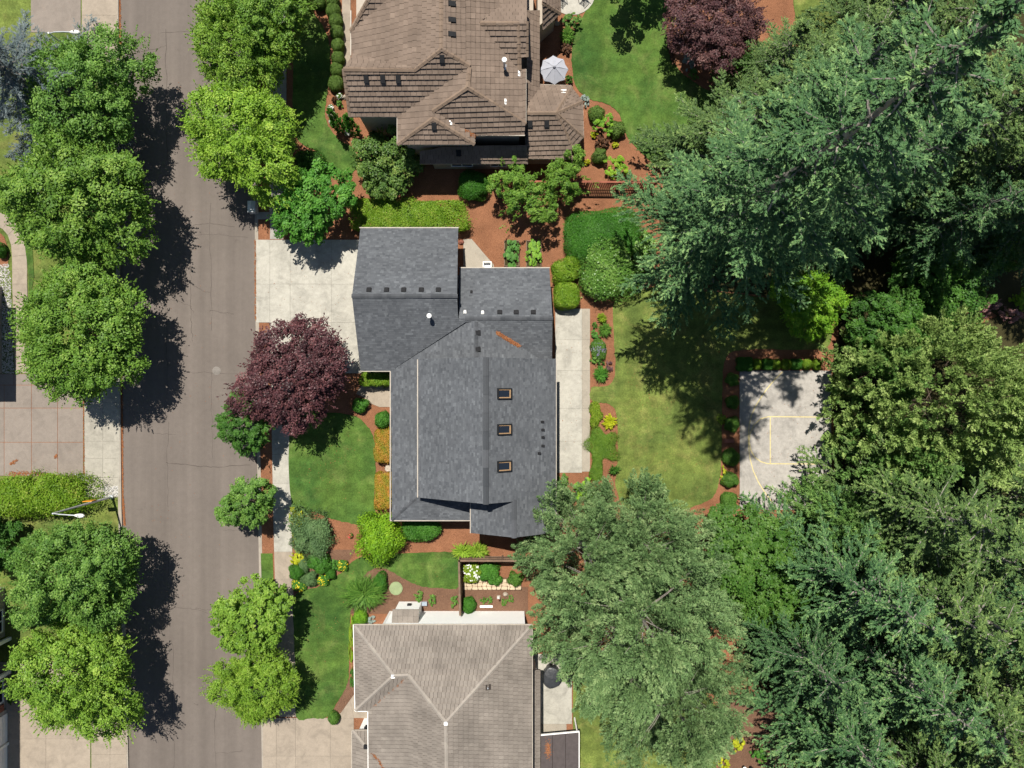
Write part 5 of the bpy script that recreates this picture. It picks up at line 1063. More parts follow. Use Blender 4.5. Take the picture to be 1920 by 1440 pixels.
# row of clipped balls by the brown house
for i, (x, y, r) in enumerate([(575, 4, 12), (599, 6, 12), (624, 2, 12), (625, 21, 13), (630, 40, 12.5), (632, 61, 12.5), (634, 86, 12), (634, 110, 12), (632, 132, 12.5), (630, 157, 14)]):
    shrub('clipped_ball', ['leftmost clipped ball at the upper picture edge', 'middle clipped ball at the upper picture edge', 'right clipped ball at the upper picture edge', 'first of the column of clipped balls, counted from above', 'second of the column of clipped balls along the side path', 'third of the column of clipped balls along the side path', 'fourth of the column of clipped balls along the side path', 'fifth of the column of clipped balls along the side path', 'sixth of the column of clipped balls along the side path', 'lowest and largest of the column of clipped balls'][i], x, y, r, r, 1.0, 'boxlight', dens=520, leaf=0.06, group='row of clipped balls', rough=0.02)
for (x, y, lab) in [(637, 181, 'white flowering clump nearest the clipped balls'), (621, 203, 'white flowering clump beside the lawn edge'), (623, 229, 'white flowering clump below the boulder'), (652, 250, 'white flowering clump nearest the bushy tree')]:
    shrub('flower_clump', lab, x, y, 5, 5, 0.4, 'fern', 'ball', leaf=0.07, dens=300, cat='flowers', group='white flowers in the front bed', flower='white_fl', fl_n=26, fl_size=0.09)
for (x, y, r, lab) in [(637, 196, 6, 'small green plant between the white flowers'), (648, 220, 6, 'green plant by the wall corner of the brown house'), (645, 237, 6, 'green plant right of the lowest boulder'), (628, 188, 4, 'tiny reddish plant in the front bed')]:
    shrub('bed_plant', lab, x, y, r, r, 0.45, 'rust' if 'reddish' in lab else 'fern', 'loose', leaf=0.09, cat='plant')
def spire(bx, by, h, r, lab):
    c = W(bx, by); V, t, _ = crown_plume(int(bx), r, 0.1, h, nplume=150, per=40, plen=(0.3, 0.5), p=1.3, q=1.6, leaf=0.12, asp=0.3, up=1.2, fat=0.25, amp=0.05)
    o = bpy.data.objects.new('columnar_conifer', quad_me('columnar_conifer', V, t, [LM['box']])); o.location = (c.x, c.y, 0.1); COL.objects.link(o); tag(o, lab, 'shrub', 'narrow conifers in the front bed')
spire(640, 242, 3.6, 0.32, 'narrow dark conifer beside the boulder'); spire(668, 250, 3.4, 0.32, 'narrow dark conifer nearest the brown house corner')
def boulder(px, py, r, lab, m='boulder', h=0.35):
    g = np.random.default_rng(int(px*7+py)); c = W(px, py); k = r/S; mb = MB(); uu, vv = 10, 5; v = []
    for w in np.linspace(0.0, 1.45, vv):
        for i in range(uu): a = 2*math.pi*i/uu; q = k*(1+g.uniform(-.16, .16)); v.append((c.x+math.cos(a)*math.cos(w)*q, c.y+math.sin(a)*math.cos(w)*q*0.8, 0.08+h*math.sin(w)*(1+g.uniform(-.1, .1))))
    f = [(j*uu+i, j*uu+(i+1) % uu, (j+1)*uu+(i+1) % uu, (j+1)*uu+i) for j in range(vv-1) for i in range(uu)] + [tuple((vv-1)*uu+i for i in range(uu))]
    mb.add(v, f); o = mb.build('boulder', M[m], None, (c.x, c.y, 0.08)); return tag(o, lab, 'rock', 'boulders')
boulder(624, 217, 9, 'pale boulder in the bed with white flowers'); boulder(649, 184, 6, 'small pale boulder near the brown house wall'); boulder(1044, 46, 5, 'pale boulder below the round patio'); boulder(613, 452, 0.1, 'x') if False else None
boulder(865, 455, 6, 'brownish rock at the garage wall by the side patio', 'brick', 0.3); boulder(948, 1113, 5, 'flat stone beside the garden statue'); 
shrub('rounded_hedge', 'dark rounded hedge under the lime trees beside the neighbour lawn', 583, 308, 28, 24, 1.3, 'deep', dens=340, cat='hedge', e=2.6)
shrub('round_bush', 'round clipped bush below the shaded low roof', 888, 348, 27, 27, 1.5, 'box', dens=320)
shrub('hedge', 'yellow-green loose hedge along the top of the garage', 766, 404, 103, 28, 1.2, 'hedge', 'ball', e=7, leaf=0.11, dens=300, cat='hedge', rough=0.035)
shrub('oval_hedge', 'large flat-topped oval hedge, dark green, in the mulch', 1130, 440, 74, 46, 1.5, 'box', 'ball', e=2.8, leaf=0.08, dens=300, cat='hedge', rz=0.10, rough=0.02)
shrub('laurel', 'large glossy-leaved round shrub below the oval hedge', 1142, 507, 54, 52, 2.0, 'laurel', 'ball', leaf=0.15, dens=190, e=2.4, rough=0.07)
shrub('laurel', 'glossy shrub in the fir shade right of the round one', 1195, 480, 34, 40, 1.8, 'laurel', 'loose', leaf=0.15)
shrub('lime_shrub', 'lime green shrub, upper of the two beside the wing roof', 1061, 508, 25, 22, 1.4, 'hedge', 'ball', e=3.0, leaf=0.11, dens=260, rz=0.35, rough=0.06)
shrub('lime_shrub', 'lime green rounded cube, lower of the two beside the wing roof', 1062, 555, 23, 24, 1.5, 'hedge', 'ball', e=3.6, leaf=0.09, dens=340, rough=0.03)
for x, lab in ((960, 'left timber planter with leafy vegetables'), (1001, 'right timber planter with leafy vegetables')):
    a, b = W(x-14, 502 if x > 980 else 500), W(x+13, 453); root = thing('planter_box', lab, 'planter', ((a.x+b.x)/2, (a.y+b.y)/2, 0.1), 'timber planters'); z = 0.3
    for (p, q) in (((a.x, a.y), (b.x, a.y)), ((b.x, a.y), (b.x, b.y)), ((b.x, b.y), (a.x, b.y)), ((a.x, b.y), (a.x, a.y))): MB().bar((p[0], p[1], .22), (q[0], q[1], .22), 0.06, 0.3).build('board', M['wood'], root)
    MB().box(((a.x+b.x)/2, (a.y+b.y)/2, .2), (b.x-a.x-.05, b.y-a.y-.05, .22)).build('soil', M['soil'], root)
    shrub('vegetable_plant', lab.replace('timber planter with leafy vegetables', 'patch of leafy vegetables growing in a planter'), x, 475, 13, 23, 0.5, 'bright' if x < 980 else 'lime2', 'loose', leaf=0.11, cat='plant', z=0.3)
# beds around the nook of the brown house
for (x, y, rx, ry, h, m, st, lab, nm) in [(1118, 214, 14, 14, 1.0, 'boxlight', 'ball', 'upper clipped ball right of the hexagonal roof', 'clipped_ball'), (1156, 243, 15, 15, 1.0, 'boxlight', 'ball', 'clipped ball beside the curved lawn edge', 'clipped_ball'), (1124, 293, 13, 14, 1.0, 'boxlight', 'ball', 'lower clipped ball above the red fence', 'clipped_ball'),
        (1134, 236, 20, 18, 1.3, 'lime2', 'loose', 'loose light green shrub between two clipped balls', 'shrub'), (1128, 268, 12, 11, 0.9, 'rust', 'loose', 'dark reddish shrub above the lower clipped ball', 'shrub'), (1113, 253, 6, 5, .35, 'yellow', 'loose', 'yellow plant left of the reddish shrub', 'plant'),
        (1153, 272, 5, 5, .35, 'yellow', 'loose', 'yellow plant right of the reddish shrub', 'plant'), (1155, 315, 20, 20, 1.3, 'lime', 'loose', 'lime shrub at the foot of the firs above the fence', 'shrub'), (1099, 305, 6, 5, .4, 'yellow', 'loose', 'yellow plant under the edge of the hexagonal roof', 'plant'),
        (1072, 40, 18, 14, .9, 'fern', 'loose', 'soft green shrub below the round patio', 'shrub'), (1064, 68, 13, 15, .7, 'fern', 'blades', 'strappy green clump below the soft shrub', 'plant'), (1060, 92, 10, 12, .6, 'rust', 'loose', 'brownish shrub above the umbrella', 'shrub'), (1097, 190, 8, 11, .4, 'bluegrey', 'loose', 'grey-green plant at the lawn edge beside the hexagonal roof', 'plant'),
        (1066, 150, 6, 6, .6, 'bright', 'loose', 'green plant tucked beside the umbrella', 'plant'), (1290, 118, 10, 14, .6, 'bluegrey', 'loose', 'blue-grey plant below the purple-brown tree', 'plant'), (1300, 140, 9, 10, .5, 'fern', 'loose', 'green plant at the tip of the upper lawn', 'plant'), (1262, 35, 5, 16, .3, 'chart', 'loose', 'yellow-green edging plant along the upper lawn', 'plant'), (1285, 326, 9, 8, .5, 'yellow', 'loose', 'yellow plant under the firs by the fence', 'plant'),
        (1260, 100, 7, 20, .4, 'rust', 'loose', 'reddish edging plant along the upper lawn', 'plant')]:
    shrub(nm, lab, x, y, rx, ry, h, m, st, leaf=0.08 if nm == 'clipped_ball' else 0.09, dens=420, cat='shrub' if h > .5 else 'plant')
# back bed along the patio
for (x, y, rx, ry, h, m, st, lab, kw) in [(1129, 597, 9, 10, .6, 'chart', 'blades', 'yellow-green strappy clump at the top of the patio bed', dict(leaf=.07, dens=300)), (1134, 618, 12, 12, .6, 'fern', 'blades', 'green strappy clump second in the patio bed', dict(leaf=.05, dens=600)), (1117, 630, 9, 8, .5, 'bright', 'loose', 'green plant at the patio edge above the lavender', dict(leaf=.08)), (1115, 610, 4, 5, .35, 'deep', 'loose', 'tiny dark plant near the top of the patio bed', dict(leaf=.07)),
        (1122, 655, 14, 18, .6, 'fern', 'ball', 'lavender mound with blue-grey flowers in the patio bed', dict(leaf=.06, dens=420, flower='lav_fl', fl_n=110, fl_size=.07, rough=.08)), (1116, 672, 9, 10, .5, 'fern', 'loose', 'green plant below the lavender', dict(leaf=.08)), (1126, 682, 6, 6, .4, 'deep', 'loose', 'dark plant near the bottom of the patio bed', dict(leaf=.07)), (1127, 702, 13, 14, .6, 'bright', 'blades', 'bright strappy clump at the bottom of the patio bed', dict(leaf=.06, dens=500)), (1143, 687, 7, 11, .35, 'purple2', 'loose', 'purplish low plant in the patio bed', dict(leaf=.07)),
        (1117, 777, 11, 21, .5, 'chart', 'ball', 'chartreuse mound at the patio edge', dict(leaf=.07, dens=420, rough=.08)), (1143, 791, 12, 12, .5, 'yellow', 'blades', 'pale yellow variegated clump beside the lawn', dict(leaf=.11, dens=320)), (1128, 835, 24, 33, .3, 'cover', 'ball', 'bright green groundcover patch beside the patio', dict(leaf=.06, dens=420, rough=.10, e=3.0)), (1118, 882, 11, 24, .3, 'cover', 'ball', 'bright green groundcover tongue near the pine', dict(leaf=.06, dens=420, rough=.10)), (1151, 880, 10, 9, .7, 'deep', 'blades', 'dark palm-like plant at the edge of the lawn', dict(leaf=.09, dens=220)),
        (1055, 902, 10, 12, .8, 'fern', 'loose', 'green shrub at the corner of the back patio', dict(leaf=.1)), (1096, 920, 20, 22, 1.0, 'lime2', 'loose', 'lime shrub just above the silvery pine', dict(leaf=.1)), (1060, 952, 15, 16, 1.0, 'bright', 'loose', 'green shrub against the house below the patio', dict(leaf=.1))]:
    shrub('bed_plant', lab, x, y, rx, ry, h, m, st, cat='plant', **kw)
# court shrubs
for i, (x, y, r, lab) in enumerate([(1373, 712, 11, 'topmost round shrub left of the court'), (1373, 754, 11.5, 'second round shrub down the left side of the court'), (1372, 796, 13, 'third round shrub down the left side of the court'), (1370, 857, 15, 'largest round shrub left of the court, below the pink stone'), (1368, 899, 14, 'round shrub with a yellow neighbour left of the court'), (1366, 938, 15, 'lowest round shrub left of the court')]):
    shrub('round_shrub', lab, x, y, r, r, 0.9, 'fern', leaf=.07, dens=420, group='round shrubs left of the court')
shrub('yellow_shrub', 'yellow-green plant beside the fifth court shrub', 1356, 890, 7, 11, .4, 'yellow', 'loose', leaf=.08, cat='plant'); shrub('yellow_shrub', 'yellow-green plant beside the third court shrub', 1353, 785, 8, 9, .4, 'chart', 'loose', leaf=.08, cat='plant')
for i, (x, r, e, lab) in enumerate([(1395, 14, 5, 'large clipped cube at the corner of the court'), (1419, 8, 2.2, 'shaded ball second in the row above the court'), (1438, 9, 5, 'clipped cube third in the row above the court'), (1455, 8, 2.2, 'clipped ball fourth in the row above the court'), (1473, 9, 2.2, 'clipped ball fifth in the row above the court'), (1492, 9, 5, 'clipped cube sixth in the row above the court'), (1513, 9, 2.2, 'clipped ball seventh in the row above the court'), (1531, 8, 2.2, 'last clipped ball in the row above the court, by the cedar')]):
    shrub('clipped_box', lab, x, 683, r, 10 if r < 10 else 13, .8, 'box' if e > 3 else 'hedge', e=e, leaf=.06, dens=520, rough=.02, group='clipped row above the court')
a = W(1365, 826); bn = thing('stone_bench', 'pinkish stone slab lying beside the court', 'stone', (a.x, a.y, .1)); MB().box((a.x, a.y, .3), (.75, .3, .09)).build('seat', M['brick'], bn)
for s in (-1, 1): MB().box((a.x+s*.25, a.y, .18), (.12, .24, .16)).build('leg', M['boulder'], bn)
# front of the main house
shrub('clipped_hedge', 'lime hedge block in the nook of the garage', 707, 709, 27, 15, 1.3, 'hedge', e=4, leaf=.1, dens=320)
shrub('round_shrub', 'round green shrub at the end of the entry path', 718, 787, 14, 15, 1.0, 'bright', leaf=.08, dens=420); shrub('round_shrub', 'small round shrub half under the purple maple', 676, 760, 14, 13, .9, 'bright', leaf=.07, dens=420)
shrub('orange_hedge', 'orange-tinged clipped hedge beside the roof, upper one', 721, 836, 17, 31, 1.2, 'orange', e=6, leaf=.07, dens=480, cat='hedge', group='orange hedges along the front', rough=.02); shrub('orange_hedge', 'orange-tinged clipped hedge beside the roof, lower one', 721, 919, 17, 33, 1.2, 'orange', e=6, leaf=.07, dens=480, cat='hedge', group='orange hedges along the front', rough=.02)
shrub('lime_bush', 'large round lime-yellow bush between the lawns', 713, 1006, 38, 42, 2.2, 'lime', 'ball', leaf=.13, dens=260, rough=.09)
shrub('camellia', 'glossy green shrub half under the lower eave', 790, 990, 34, 24, 1.1, 'bright', 'ball', leaf=.11, dens=260, rough=.05)
shrub('strappy_clump', 'yellow-green strappy clump above the fence, left one', 868, 1033, 18, 15, .7, 'grassblade', 'blades', leaf=.07, dens=340, cat='plant'); shrub('strappy_clump', 'yellow-green strappy clump above the fence, right one', 896, 1032, 18, 15, .7, 'grassblade', 'blades', leaf=.07, dens=340, cat='plant')
shrub('juniper', 'grey-green juniper mound at the corner of the front bed', 584, 1003, 34, 40, 1.2, 'juniper', 'ball', leaf=.12, dens=420, rough=.11, e=2.4)
shrub('yellow_shrub', 'bright yellow shrub between the sidewalk and the juniper', 557, 985, 12, 32, .6, 'yellow', 'loose', leaf=.09); shrub('yellow_shrub', 'bright yellow shrub below the juniper', 559, 1046, 14, 13, .6, 'yellow', 'loose', leaf=.09)
shrub('round_shrub', 'round green shrub below the juniper', 599, 1054, 20, 18, 1.0, 'bright', leaf=.09, dens=360); shrub('clipped_ball', 'dark clipped ball by the sidewalk corner bed', 556, 1072, 13, 14, .9, 'box', leaf=.06, dens=480); shrub('clipped_ball', 'small dark clipped ball in the corner bed', 620, 1076, 9, 10, .7, 'box', leaf=.06, dens=480)
shrub('grey_shrub', 'grey-green shrub in the corner bed, upper one', 571, 1060, 10, 12, .6, 'juniper', leaf=.08, dens=380, rough=.1); shrub('grey_shrub', 'grey-green shrub in the corner bed, lower one', 581, 1085, 13, 13, .7, 'juniper', leaf=.08, dens=380, rough=.1)
for x, y, r, lab in ((607, 1087, 11, 'yellow flowering clump at the lawn edge of the corner bed'), (642, 1060, 11, 'yellow flowering clump at the tip of the corner bed'), (561, 1096, 13, 'yellow flowering clump at the sidewalk end of the corner bed')):
    shrub('flower_clump', lab, x, y, r, r*.9, .5, 'bright', leaf=.08, dens=320, cat='flowers', flower='yellow_fl', fl_n=40, fl_size=.08, group='yellow flowering clumps')
shrub('bed_plant', 'green plant between the small ball and the yellow flowers', 628, 1060, 8, 10, .6, 'bright', 'loose', leaf=.09, cat='plant'); shrub('flower_clump', 'tiny red flowers alone in the mulch', 658, 1004, 4, 4, .3, 'fern', leaf=.06, dens=260, cat='flowers', flower='red_fl', fl_n=22, fl_size=.08)
shrub('ornamental_grass', 'arching green ornamental grass in the lower bed', 684, 1112, 37, 30, 1.1, 'fern', 'blades', leaf=.045, dens=420, cat='plant', rz=.3)
shrub('clipped_oval', 'dark clipped oval beside the ornamental grass', 713, 1092, 12, 18, 1.0, 'box', leaf=.06, dens=480); shrub('round_shrub', 'lime ball shrub by the left end of the white wall', 675, 1156, 13, 14, .9, 'lime2', leaf=.07, dens=420); shrub('blue_shrub', 'blue-grey mat plant beside the lime ball', 693, 1163, 10, 8, .3, 'bluegrey', 'loose', leaf=.08, cat='plant')
shrub('edging_plant', 'strip of yellow and green edging plants beside the lower roof', 659, 1205, 5, 40, .3, 'chart', 'loose', leaf=.08, cat='plant'); shrub('edging_plant', 'dark green edging plant beside the lower roof', 662, 1270, 5, 18, .4, 'deep', 'loose', leaf=.08, cat='plant')
for x, y, lab in ((785, 1117, 'small leafy plant above the fireplace bay'), (811, 1124, 'leafy plant right of the fireplace bay'), (851, 1128, 'leafy plant beside the fence corner')): shrub('bed_plant', lab, x, y, 7, 10, .45, 'fern', 'loose', leaf=.08, cat='plant')
shrub('hydrangea', 'white hydrangea in the corner of the fenced garden', 886, 1073, 17, 18, .9, 'chart', 'ball', leaf=.12, dens=220, cat='shrub', flower='white_fl', fl_n=46, fl_size=.13); shrub('garden_shrub', 'bright green shrub in the middle of the fenced garden', 916, 1071, 19, 18, .9, 'bright', leaf=.09, dens=330, rough=.07); shrub('garden_shrub', 'green shrub hanging over the flagstones', 928, 1086, 13, 10, .7, 'bright', leaf=.09, dens=330, rough=.07); shrub('garden_shrub', 'green shrub at the right end of the flagstones', 966, 1085, 13, 12, .8, 'fern', leaf=.09, dens=330, rough=.07)
shrub('clipped_ball', 'dark clipped ball by the white wall inside the fence', 879, 1134, 13, 14, 1.0, 'box', leaf=.06, dens=480)
for x, y, lab in ((907, 1125, 'sparse plant right of the ball by the white wall'), (918, 1124, 'sparse plant left of the statue'), (945, 1128, 'green plant right of the statue'), (958, 1122, 'green plant at the right end of the wall bed')): shrub('bed_plant', lab, x, y, 5, 6, .35, 'fern', 'loose', leaf=.07, cat='plant')
shrub('clipped_ball', 'small ball shrub at the corner of the lower driveway', 626, 1345, 10, 11, .8, 'fern', leaf=.06, dens=480)
for x, y, lab in ((1382, 1394, 'yellow shrub in the lower right bed, upper one'), (1357, 1426, 'yellow shrub in the lower right bed, lower one')): shrub('yellow_shrub', lab, x, y, 11, 12, .7, 'yellow', 'loose', leaf=.09)
shrub('shrub', 'green shrub right of the yellow shrubs', 1425, 1412, 12, 14, .9, 'bright', 'loose', leaf=.1)
shrub('pink_shrub', 'pinkish shrub beside the garden path at the right edge', 1838, 572, 30, 18, 1.5, 'pink', 'loose', leaf=.1); shrub('pink_shrub', 'smaller pinkish shrub in front of the cedar at the right edge', 1895, 590, 20, 14, 1.2, 'pink', 'loose', leaf=.1); shrub('lime_shrub', 'lime shrub at the right picture edge', 1916, 565, 14, 20, 1.2, 'lime', 'loose', leaf=.1)
shrub('lime_shrub', 'lime climber along the garden path', 1806, 520, 8, 30, 1.2, 'lime', 'loose', leaf=.1); shrub('fern_clump', 'fern in the shade right of the garden path', 1860, 500, 22, 18, .8, 'fern', 'blades', leaf=.06, dens=260, cat='plant')

# ---------------------------------------------------------------- street and garden objects
def street_lamp(base, lab, sign):
    b = W(*base); k = 57/(57-7.5); top = Vector((b.x, b.y, 7.5)); root = thing('street_lamp', lab, 'street lamp', (b.x, b.y, .1), 'street lamps')
    MB().tube([(b.x, b.y, .1), (b.x, b.y, .35)], .16, 12).build('base', M['lightmetal'], root)
    MB().tube([(b.x, b.y, .3), (b.x, b.y, 4), top], [.10, .08, .055], 12).build('pole', M['lightmetal'], root)
    e = top + V3(1.75, -.08, .25); MB().tube([top-V3(0, 0, .1), top+V3(.5, -.02, .14), top+V3(1.2, -.05, .24), e], .035, 8).build('arm', M['lightmetal'], root)
    hd = MB(); hd.tube([e-V3(.12, 0, 0), e+V3(.05, 0, .02), e+V3(.3, -.02, .03), e+V3(.48, -.02, 0), e+V3(.55, -.02, -.02)], [.05, .10, .15, .11, .03], 12)
    h = hd.build('lamp_head', M['white'], root); MB().tube([e+V3(.3, -.02, -.14), e+V3(.3, -.02, -.19)], .09, 12).build('lens', M['lightmetal'], h); MB().tube([e+V3(.22, 0, .14), e+V3(.22, 0, .22)], .04, 8).build('photocell', M['dkmetal'], h)
    if sign:
        z = 2.7; MB().box((b.x-.28, b.y+.1, z), (.72, .05, .62), .05).build('sign_panel', M['orange'], root); MB().box((b.x-.05, b.y+.06, z), (.2, .06, .05)).build('bracket', M['lightmetal'], root)
street_lamp((212, 931), 'pale metal street lamp with an orange sign at the sidewalk corner', True)
street_lamp((205, 148), 'white street lamp head sticking out above the blue-grey cedar', False)
b = W(484, 396); mbx = thing('mailbox', 'grey-blue cluster mailbox in the shade of the lime tree', 'mailbox', (b.x, b.y, .1)); MB().box((b.x, b.y, .45), (.18, .18, .6)).build('pedestal', M['dkmetal'], mbx); cb = MB().box((b.x, b.y, 1.1), (.55, .8, .75)).build('cabinet', M['mailbox'], mbx)
MB().add([(b.x-.3, b.y-.43, 1.48), (b.x+.3, b.y-.43, 1.48), (b.x+.3, b.y+.43, 1.48), (b.x-.3, b.y+.43, 1.48), (b.x, b.y-.43, 1.6), (b.x, b.y+.43, 1.6)], [(0, 1, 4), (2, 3, 5), (1, 2, 5, 4), (3, 0, 4, 5), (3, 2, 1, 0)]).build('lid', M['lightmetal'], mbx)
for j in range(4):
    for i in range(2): MB().box((b.x+.28, b.y-.19+i*.38, .84+j*.18), (.02, .34, .15)).build('door', M['lightmetal'], cb)
# umbrella
u0 = W(1039, 127, 2.4); um = thing('patio_umbrella', 'grey octagonal patio umbrella beside the brown roofed house', 'umbrella', (u0.x, u0.y, .1)); r = 27.5/S*(57-2.2)/57
MB().tube([(u0.x, u0.y, .1), (u0.x, u0.y, 2.6)], .025, 8).build('pole', M['lightmetal'], um); MB().tube([(u0.x, u0.y, .1), (u0.x, u0.y, .2)], .25, 14).build('base', M['dkmetal'], um)
for i in range(8):
    a0, a1 = math.pi/8*0+math.pi/4*i+.05, math.pi/4*(i+1)+.05; P0 = V3(u0.x+math.cos(a0)*r, u0.y+math.sin(a0)*r, 2.0); P1 = V3(u0.x+math.cos(a1)*r, u0.y+math.sin(a1)*r, 2.0); T = V3(u0.x, u0.y, 2.6); mid = (P0+P1)/2; mid = mid.lerp(T, .07); mid.z -= .02
    v = [T, P0, mid, P1, P0-V3(0, 0, .1), mid-V3(0, 0, .1), P1-V3(0, 0, .1), (P0+T)/2+V3(0, 0, .05), (P1+T)/2+V3(0, 0, .05)]
    mesh('canopy_panel', v, [(0, 7, 1, 2), (0, 2, 3, 8), (1, 4, 5, 2), (2, 5, 6, 3)], M['canvas'], um)
    MB().bar(P0+V3(0, 0, .01), T+V3(0, 0, .01), .015, .015).build('rib', M['canvas'], um)
MB().tube([(u0.x, u0.y, 2.58), (u0.x, u0.y, 2.66), (u0.x, u0.y, 2.74)], [.12, .1, .02], 10).build('finial', M['canvas'], um)
# garden chairs on the round patio
def chair(px, py, rz, lab):
    c = W(px, py); root = thing('garden_chair', lab, 'chair', (c.x, c.y, .15), 'black garden chairs'); cs, sn = math.cos(rz), math.sin(rz)
    def q(x, y, z): return (c.x+x*cs-y*sn, c.y+x*sn+y*cs, .15+z)
    for i in range(6): MB().bar(q(-.24, -.22+i*.09, .44), q(.24, -.22+i*.09, .44), .045, .02).build('seat_slat', M['dkmetal'], root)
    for i in range(6): MB().bar(q(-.22+i*.088, .26, .46), q(-.22+i*.088, .42, .95), .03, .02).build('back_slat', M['dkmetal'], root)
    MB().bar(q(-.26, .43, .95), q(.26, .43, .95), .04, .04).build('top_rail', M['dkmetal'], root)
    for sx in (-.25, .25):
        for sy in (-.25, .27): MB().bar(q(sx, sy, 0), q(sx, sy, .45), .035, .035).build('leg', M['dkmetal'], root)
        MB().bar(q(sx, -.25, .66), q(sx, .3, .66), .05, .03).build('armrest', M['dkmetal'], root)
chair(1054, 4, .8, 'black slatted chair at the left of the round patio'); chair(1093, 3, -.7, 'black slatted chair at the right of the round patio')
# fences
def fence(pts, h, lab, step, pw, mat, post_every=2.4, rails=True, cap=True, side=1):
    a = W(*pts[0]); root = thing('fence', lab, 'fence', (a.x, a.y, .1))
    for p, q in zip(pts[:-1], pts[1:]):
        A, B = W(*p), W(*q); d = (B-A); L = d.length; d.normalize(); n = V3(-d.y, d.x, 0)*side
        for i in range(int(L/post_every)+2):
            c = A + d*min(L, i*post_every); MB().box((c.x, c.y, .1+(h+.08)/2), (.10, .10, h+.08), math.atan2(d.y, d.x)).build('post', mat, root)
        for i in range(int(L/step)+1):
            c = A + d*min(L-.02, i*step) + n*.07; MB().box((c.x, c.y, .15+h/2), (pw, .022, h), math.atan2(d.y, d.x)+rg.uniform(-.02, .02)).build('picket', mat, root)
        for z in (.4, h*.55, h-.1): MB().bar(A+V3(0, 0, .1+z), B+V3(0, 0, .1+z), .04, .09).build('rail', mat, root)
        if cap: MB().bar(A+V3(0, 0, .13+h), B+V3(0, 0, .13+h), .16, .04).build('cap_board', mat, root)
fence([(925, 352), (1222, 354)], 1.7, 'red-brown picket fence between the brown house garden and the mulch', .17, .10, M['wood_red'], side=-1)
fence([(1000, 1041), (864, 1040.5), (866, 1139)], 1.75, 'weathered wooden fence around the flagstone garden', .15, .14, M['wood'], side=1)
# pot, lids, statue, utility boxes
p = W(730, 876); pt = thing('plant_pot', 'white round pot between the two orange hedges', 'pot', (p.x, p.y, .1)); MB().tube([(p.x, p.y, .1), (p.x, p.y, .35), (p.x, p.y, .62)], [.14, .2, .25], 16, False).build('body', M['white'], pt); MB().tube([(p.x, p.y, .6), (p.x, p.y, .66)], .27, 16, False).build('rim', M['white'], pt); MB().tube([(p.x, p.y, .5), (p.x, p.y, .56)], .23, 14).build('soil', M['boulder'], pt)
p = W(743, 1102); ld = thing('utility_vault', 'pale green round utility lid in the lower bed', 'lid', (p.x, p.y, .12)); MB().tube([(p.x, p.y, .12), (p.x, p.y, .2)], .52, 28).build('rim', M_plain('pale_green_plastic', (.21, .26, .13), .7), ld); MB().tube([(p.x, p.y, .2), (p.x, p.y, .23), (p.x, p.y, .24)], [.47, .45, .2], 28).build('lid', bpy.data.materials['pale_green_plastic'], ld)
p = W(914, 499); ub = thing('window_well', 'small white frame standing against the wing eave', 'frame', (p.x, p.y, .13)); 
for dx, dy, sx, sy in ((-.3, 0, .07, .5), (.3, 0, .07, .5), (0, .22, .53, .07), (0, -.22, .53, .07)): MB().box((p.x+dx, p.y+dy, .4), (sx, sy, .55)).build('side', M['white'], ub)
MB().box((p.x, p.y, .2), (.5, .36, .1)).build('grate', M['lightmetal'], ub)
p = W(935, 1118); st = thing('garden_statue', 'small pale garden statue below the flagstones', 'statue', (p.x, p.y, .12)); MB().box((p.x, p.y, .2), (.26, .26, .16)).build('plinth', M['boulder'], st); MB().tube([(p.x, p.y, .27), (p.x, p.y, .5), (p.x+.01, p.y, .72), (p.x, p.y, .82)], [.11, .13, .09, .05], 10).build('figure', M['white'], st); MB().tube([(p.x, p.y, .8), (p.x, p.y, .88), (p.x, p.y, .96)], [.05, .075, .03], 10).build('head', M['brick'], st)
p = W(912, 1136); sl = MB().box((p.x, p.y, .14), (1.0, .16, .08)).box((p.x, p.y, .19), (.94, .12, .03)).build('edging_stone', M['white'], None, (p.x, p.y, .1)); tag(sl, 'white edging stone at the foot of the white wall', 'stone')
p = W(797, 1129); mt = thing('utility_box', 'small pale utility box right of the fireplace bay', 'utility box', (p.x, p.y, .12)); MB().box((p.x, p.y, .28), (.36, .26, .34)).build('body', M['lightmetal'], mt); MB().box((p.x, p.y, .465), (.4, .3, .03)).build('lid', M['mailbox'], mt)
# terrace: covered table and patio cover
p = W(1035, 1268, .5); g = np.random.default_rng(4); uu, vv = 24, 9; v = []
for j in range(vv):
    s = j/(vv-1); rr = (1.0-.0*s) if s < .5 else 1-((s-.5)/.5)**2*.999
    for i in range(uu):
        a = 2*math.pi*i/uu; fold = 1+.05*math.sin(a*7+1)*(1-s)+.05*math.sin(a*3+2)+g.uniform(-.02, .02); z = .14+.72*min(1, s/.5)+.10*max(0, (s-.5)*2)+g.uniform(-.02, .02)*(s > .5)
        v.append((p.x+math.cos(a)*.72*rr*fold, p.y+math.sin(a)*.80*rr*fold, z))
f = [(j*uu+i, j*uu+(i+1) % uu, (j+1)*uu+(i+1) % uu, (j+1)*uu+i) for j in range(vv-1) for i in range(uu)]
tb = thing('covered_table', 'garden table under a black cover on the terrace', 'table', (p.x, p.y, .14)); mesh('cover', v, f, M['cover'], tb, None, [.5]*len(f), True); MB().tube([(p.x, p.y, .14), (p.x, p.y, .8)], .06, 8).build('pedestal', M['dkmetal'], tb)
for a in range(4): MB().bar(V3(p.x, p.y, .97), V3(p.x+.5*math.cos(a*1.6+.4), p.y+.5*math.sin(a*1.6+.4), .93), .03, .03).build('fold', M['cover'], tb)
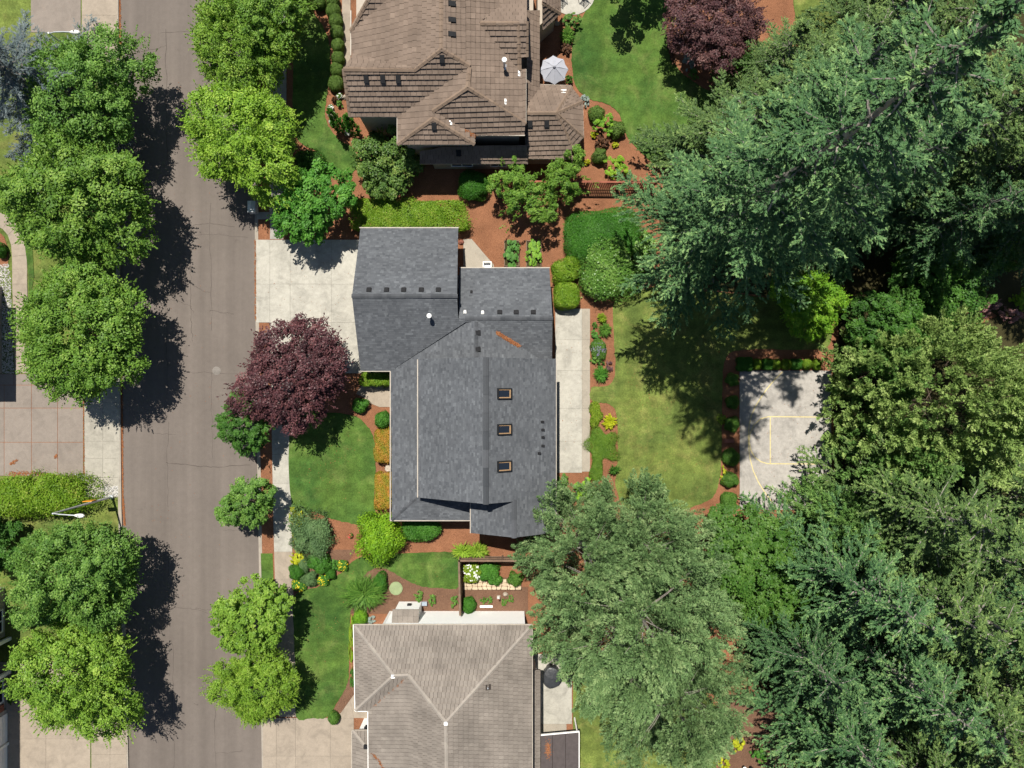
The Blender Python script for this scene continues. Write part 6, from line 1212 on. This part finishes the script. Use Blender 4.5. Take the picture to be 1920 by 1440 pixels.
z = 2.6; a, b = W(1011, 1379, z), W(1085, 1372, z); pc = thing('patio_cover', 'dark sheet patio roof at the bottom edge beside the taupe roof', 'patio roof', (a.x, a.y-2, .1)); w = (b.x-a.x)/3
for k in range(3):
    x0, x1 = a.x+w*k+.012, a.x+w*(k+1)-.012; y0_, y1_ = a.y+(b.y-a.y)*k/3, a.y+(b.y-a.y)*(k+1)/3
    MB().add([(x0, y0_-6, z), (x1, y1_-6, z), (x1, y1_, z), (x0, y0_, z), (x0, y0_-6, z+.05), (x1, y1_-6, z+.05), (x1, y1_, z+.05), (x0, y0_, z+.05)], [(3, 2, 1, 0), (4, 5, 6, 7), (0, 1, 5, 4), (1, 2, 6, 5), (2, 3, 7, 6), (3, 0, 4, 7)]).build('roof_sheet', M['panel'], pc)
MB().bar(V3(a.x-.05, a.y+.03, z), V3(b.x+.05, b.y+.03, z), .08, .14).build('front_beam', M['white'], pc); MB().bar(V3(b.x+.03, b.y, z), V3(b.x+.03, b.y-6, z), .06, .12).build('side_beam', M['white'], pc)
for q in (V3(a.x+.1, a.y-.1, 0), V3(b.x-.1, b.y-.1, 0)): MB().box((q.x, q.y, z/2), (.1, .1, z-.1)).build('post', M['white'], pc)
g = np.random.default_rng(77); P = np.array([(W(1028, 1405, z).x+g.normal(0, .10), W(1028, 1405, z).y+g.normal(0, .32), z+.055+g.uniform(0, .01)) for _ in range(240)]); N = unit(np.array([0, 0, 1.])+rsph(g, 240)*.2); o = bpy.data.objects.new('needle_litter', quad_me('needle_litter', leaf_quads(P, np.cross(N, rsph(g, 240)), N, .09, .05), g.random(240), [M['litter']])); COL.objects.link(o); tag(o, kind='stuff')
for x, y, lab, m in ((1393, 1436, 'white pot beside the yellow shrubs', 'white'), (1406, 1437, 'dark pot beside the white pot', 'dkmetal')):
    p = W(x, y); pt = thing('plant_pot', lab, 'pot', (p.x, p.y, .12)); MB().tube([(p.x, p.y, .12), (p.x, p.y, .5)], [.12, .19], 14, False).build('body', M['dkmetal'], pt); MB().tube([(p.x, p.y, .4), (p.x, p.y, .46)], .16, 12).build('soil', M[m], pt)
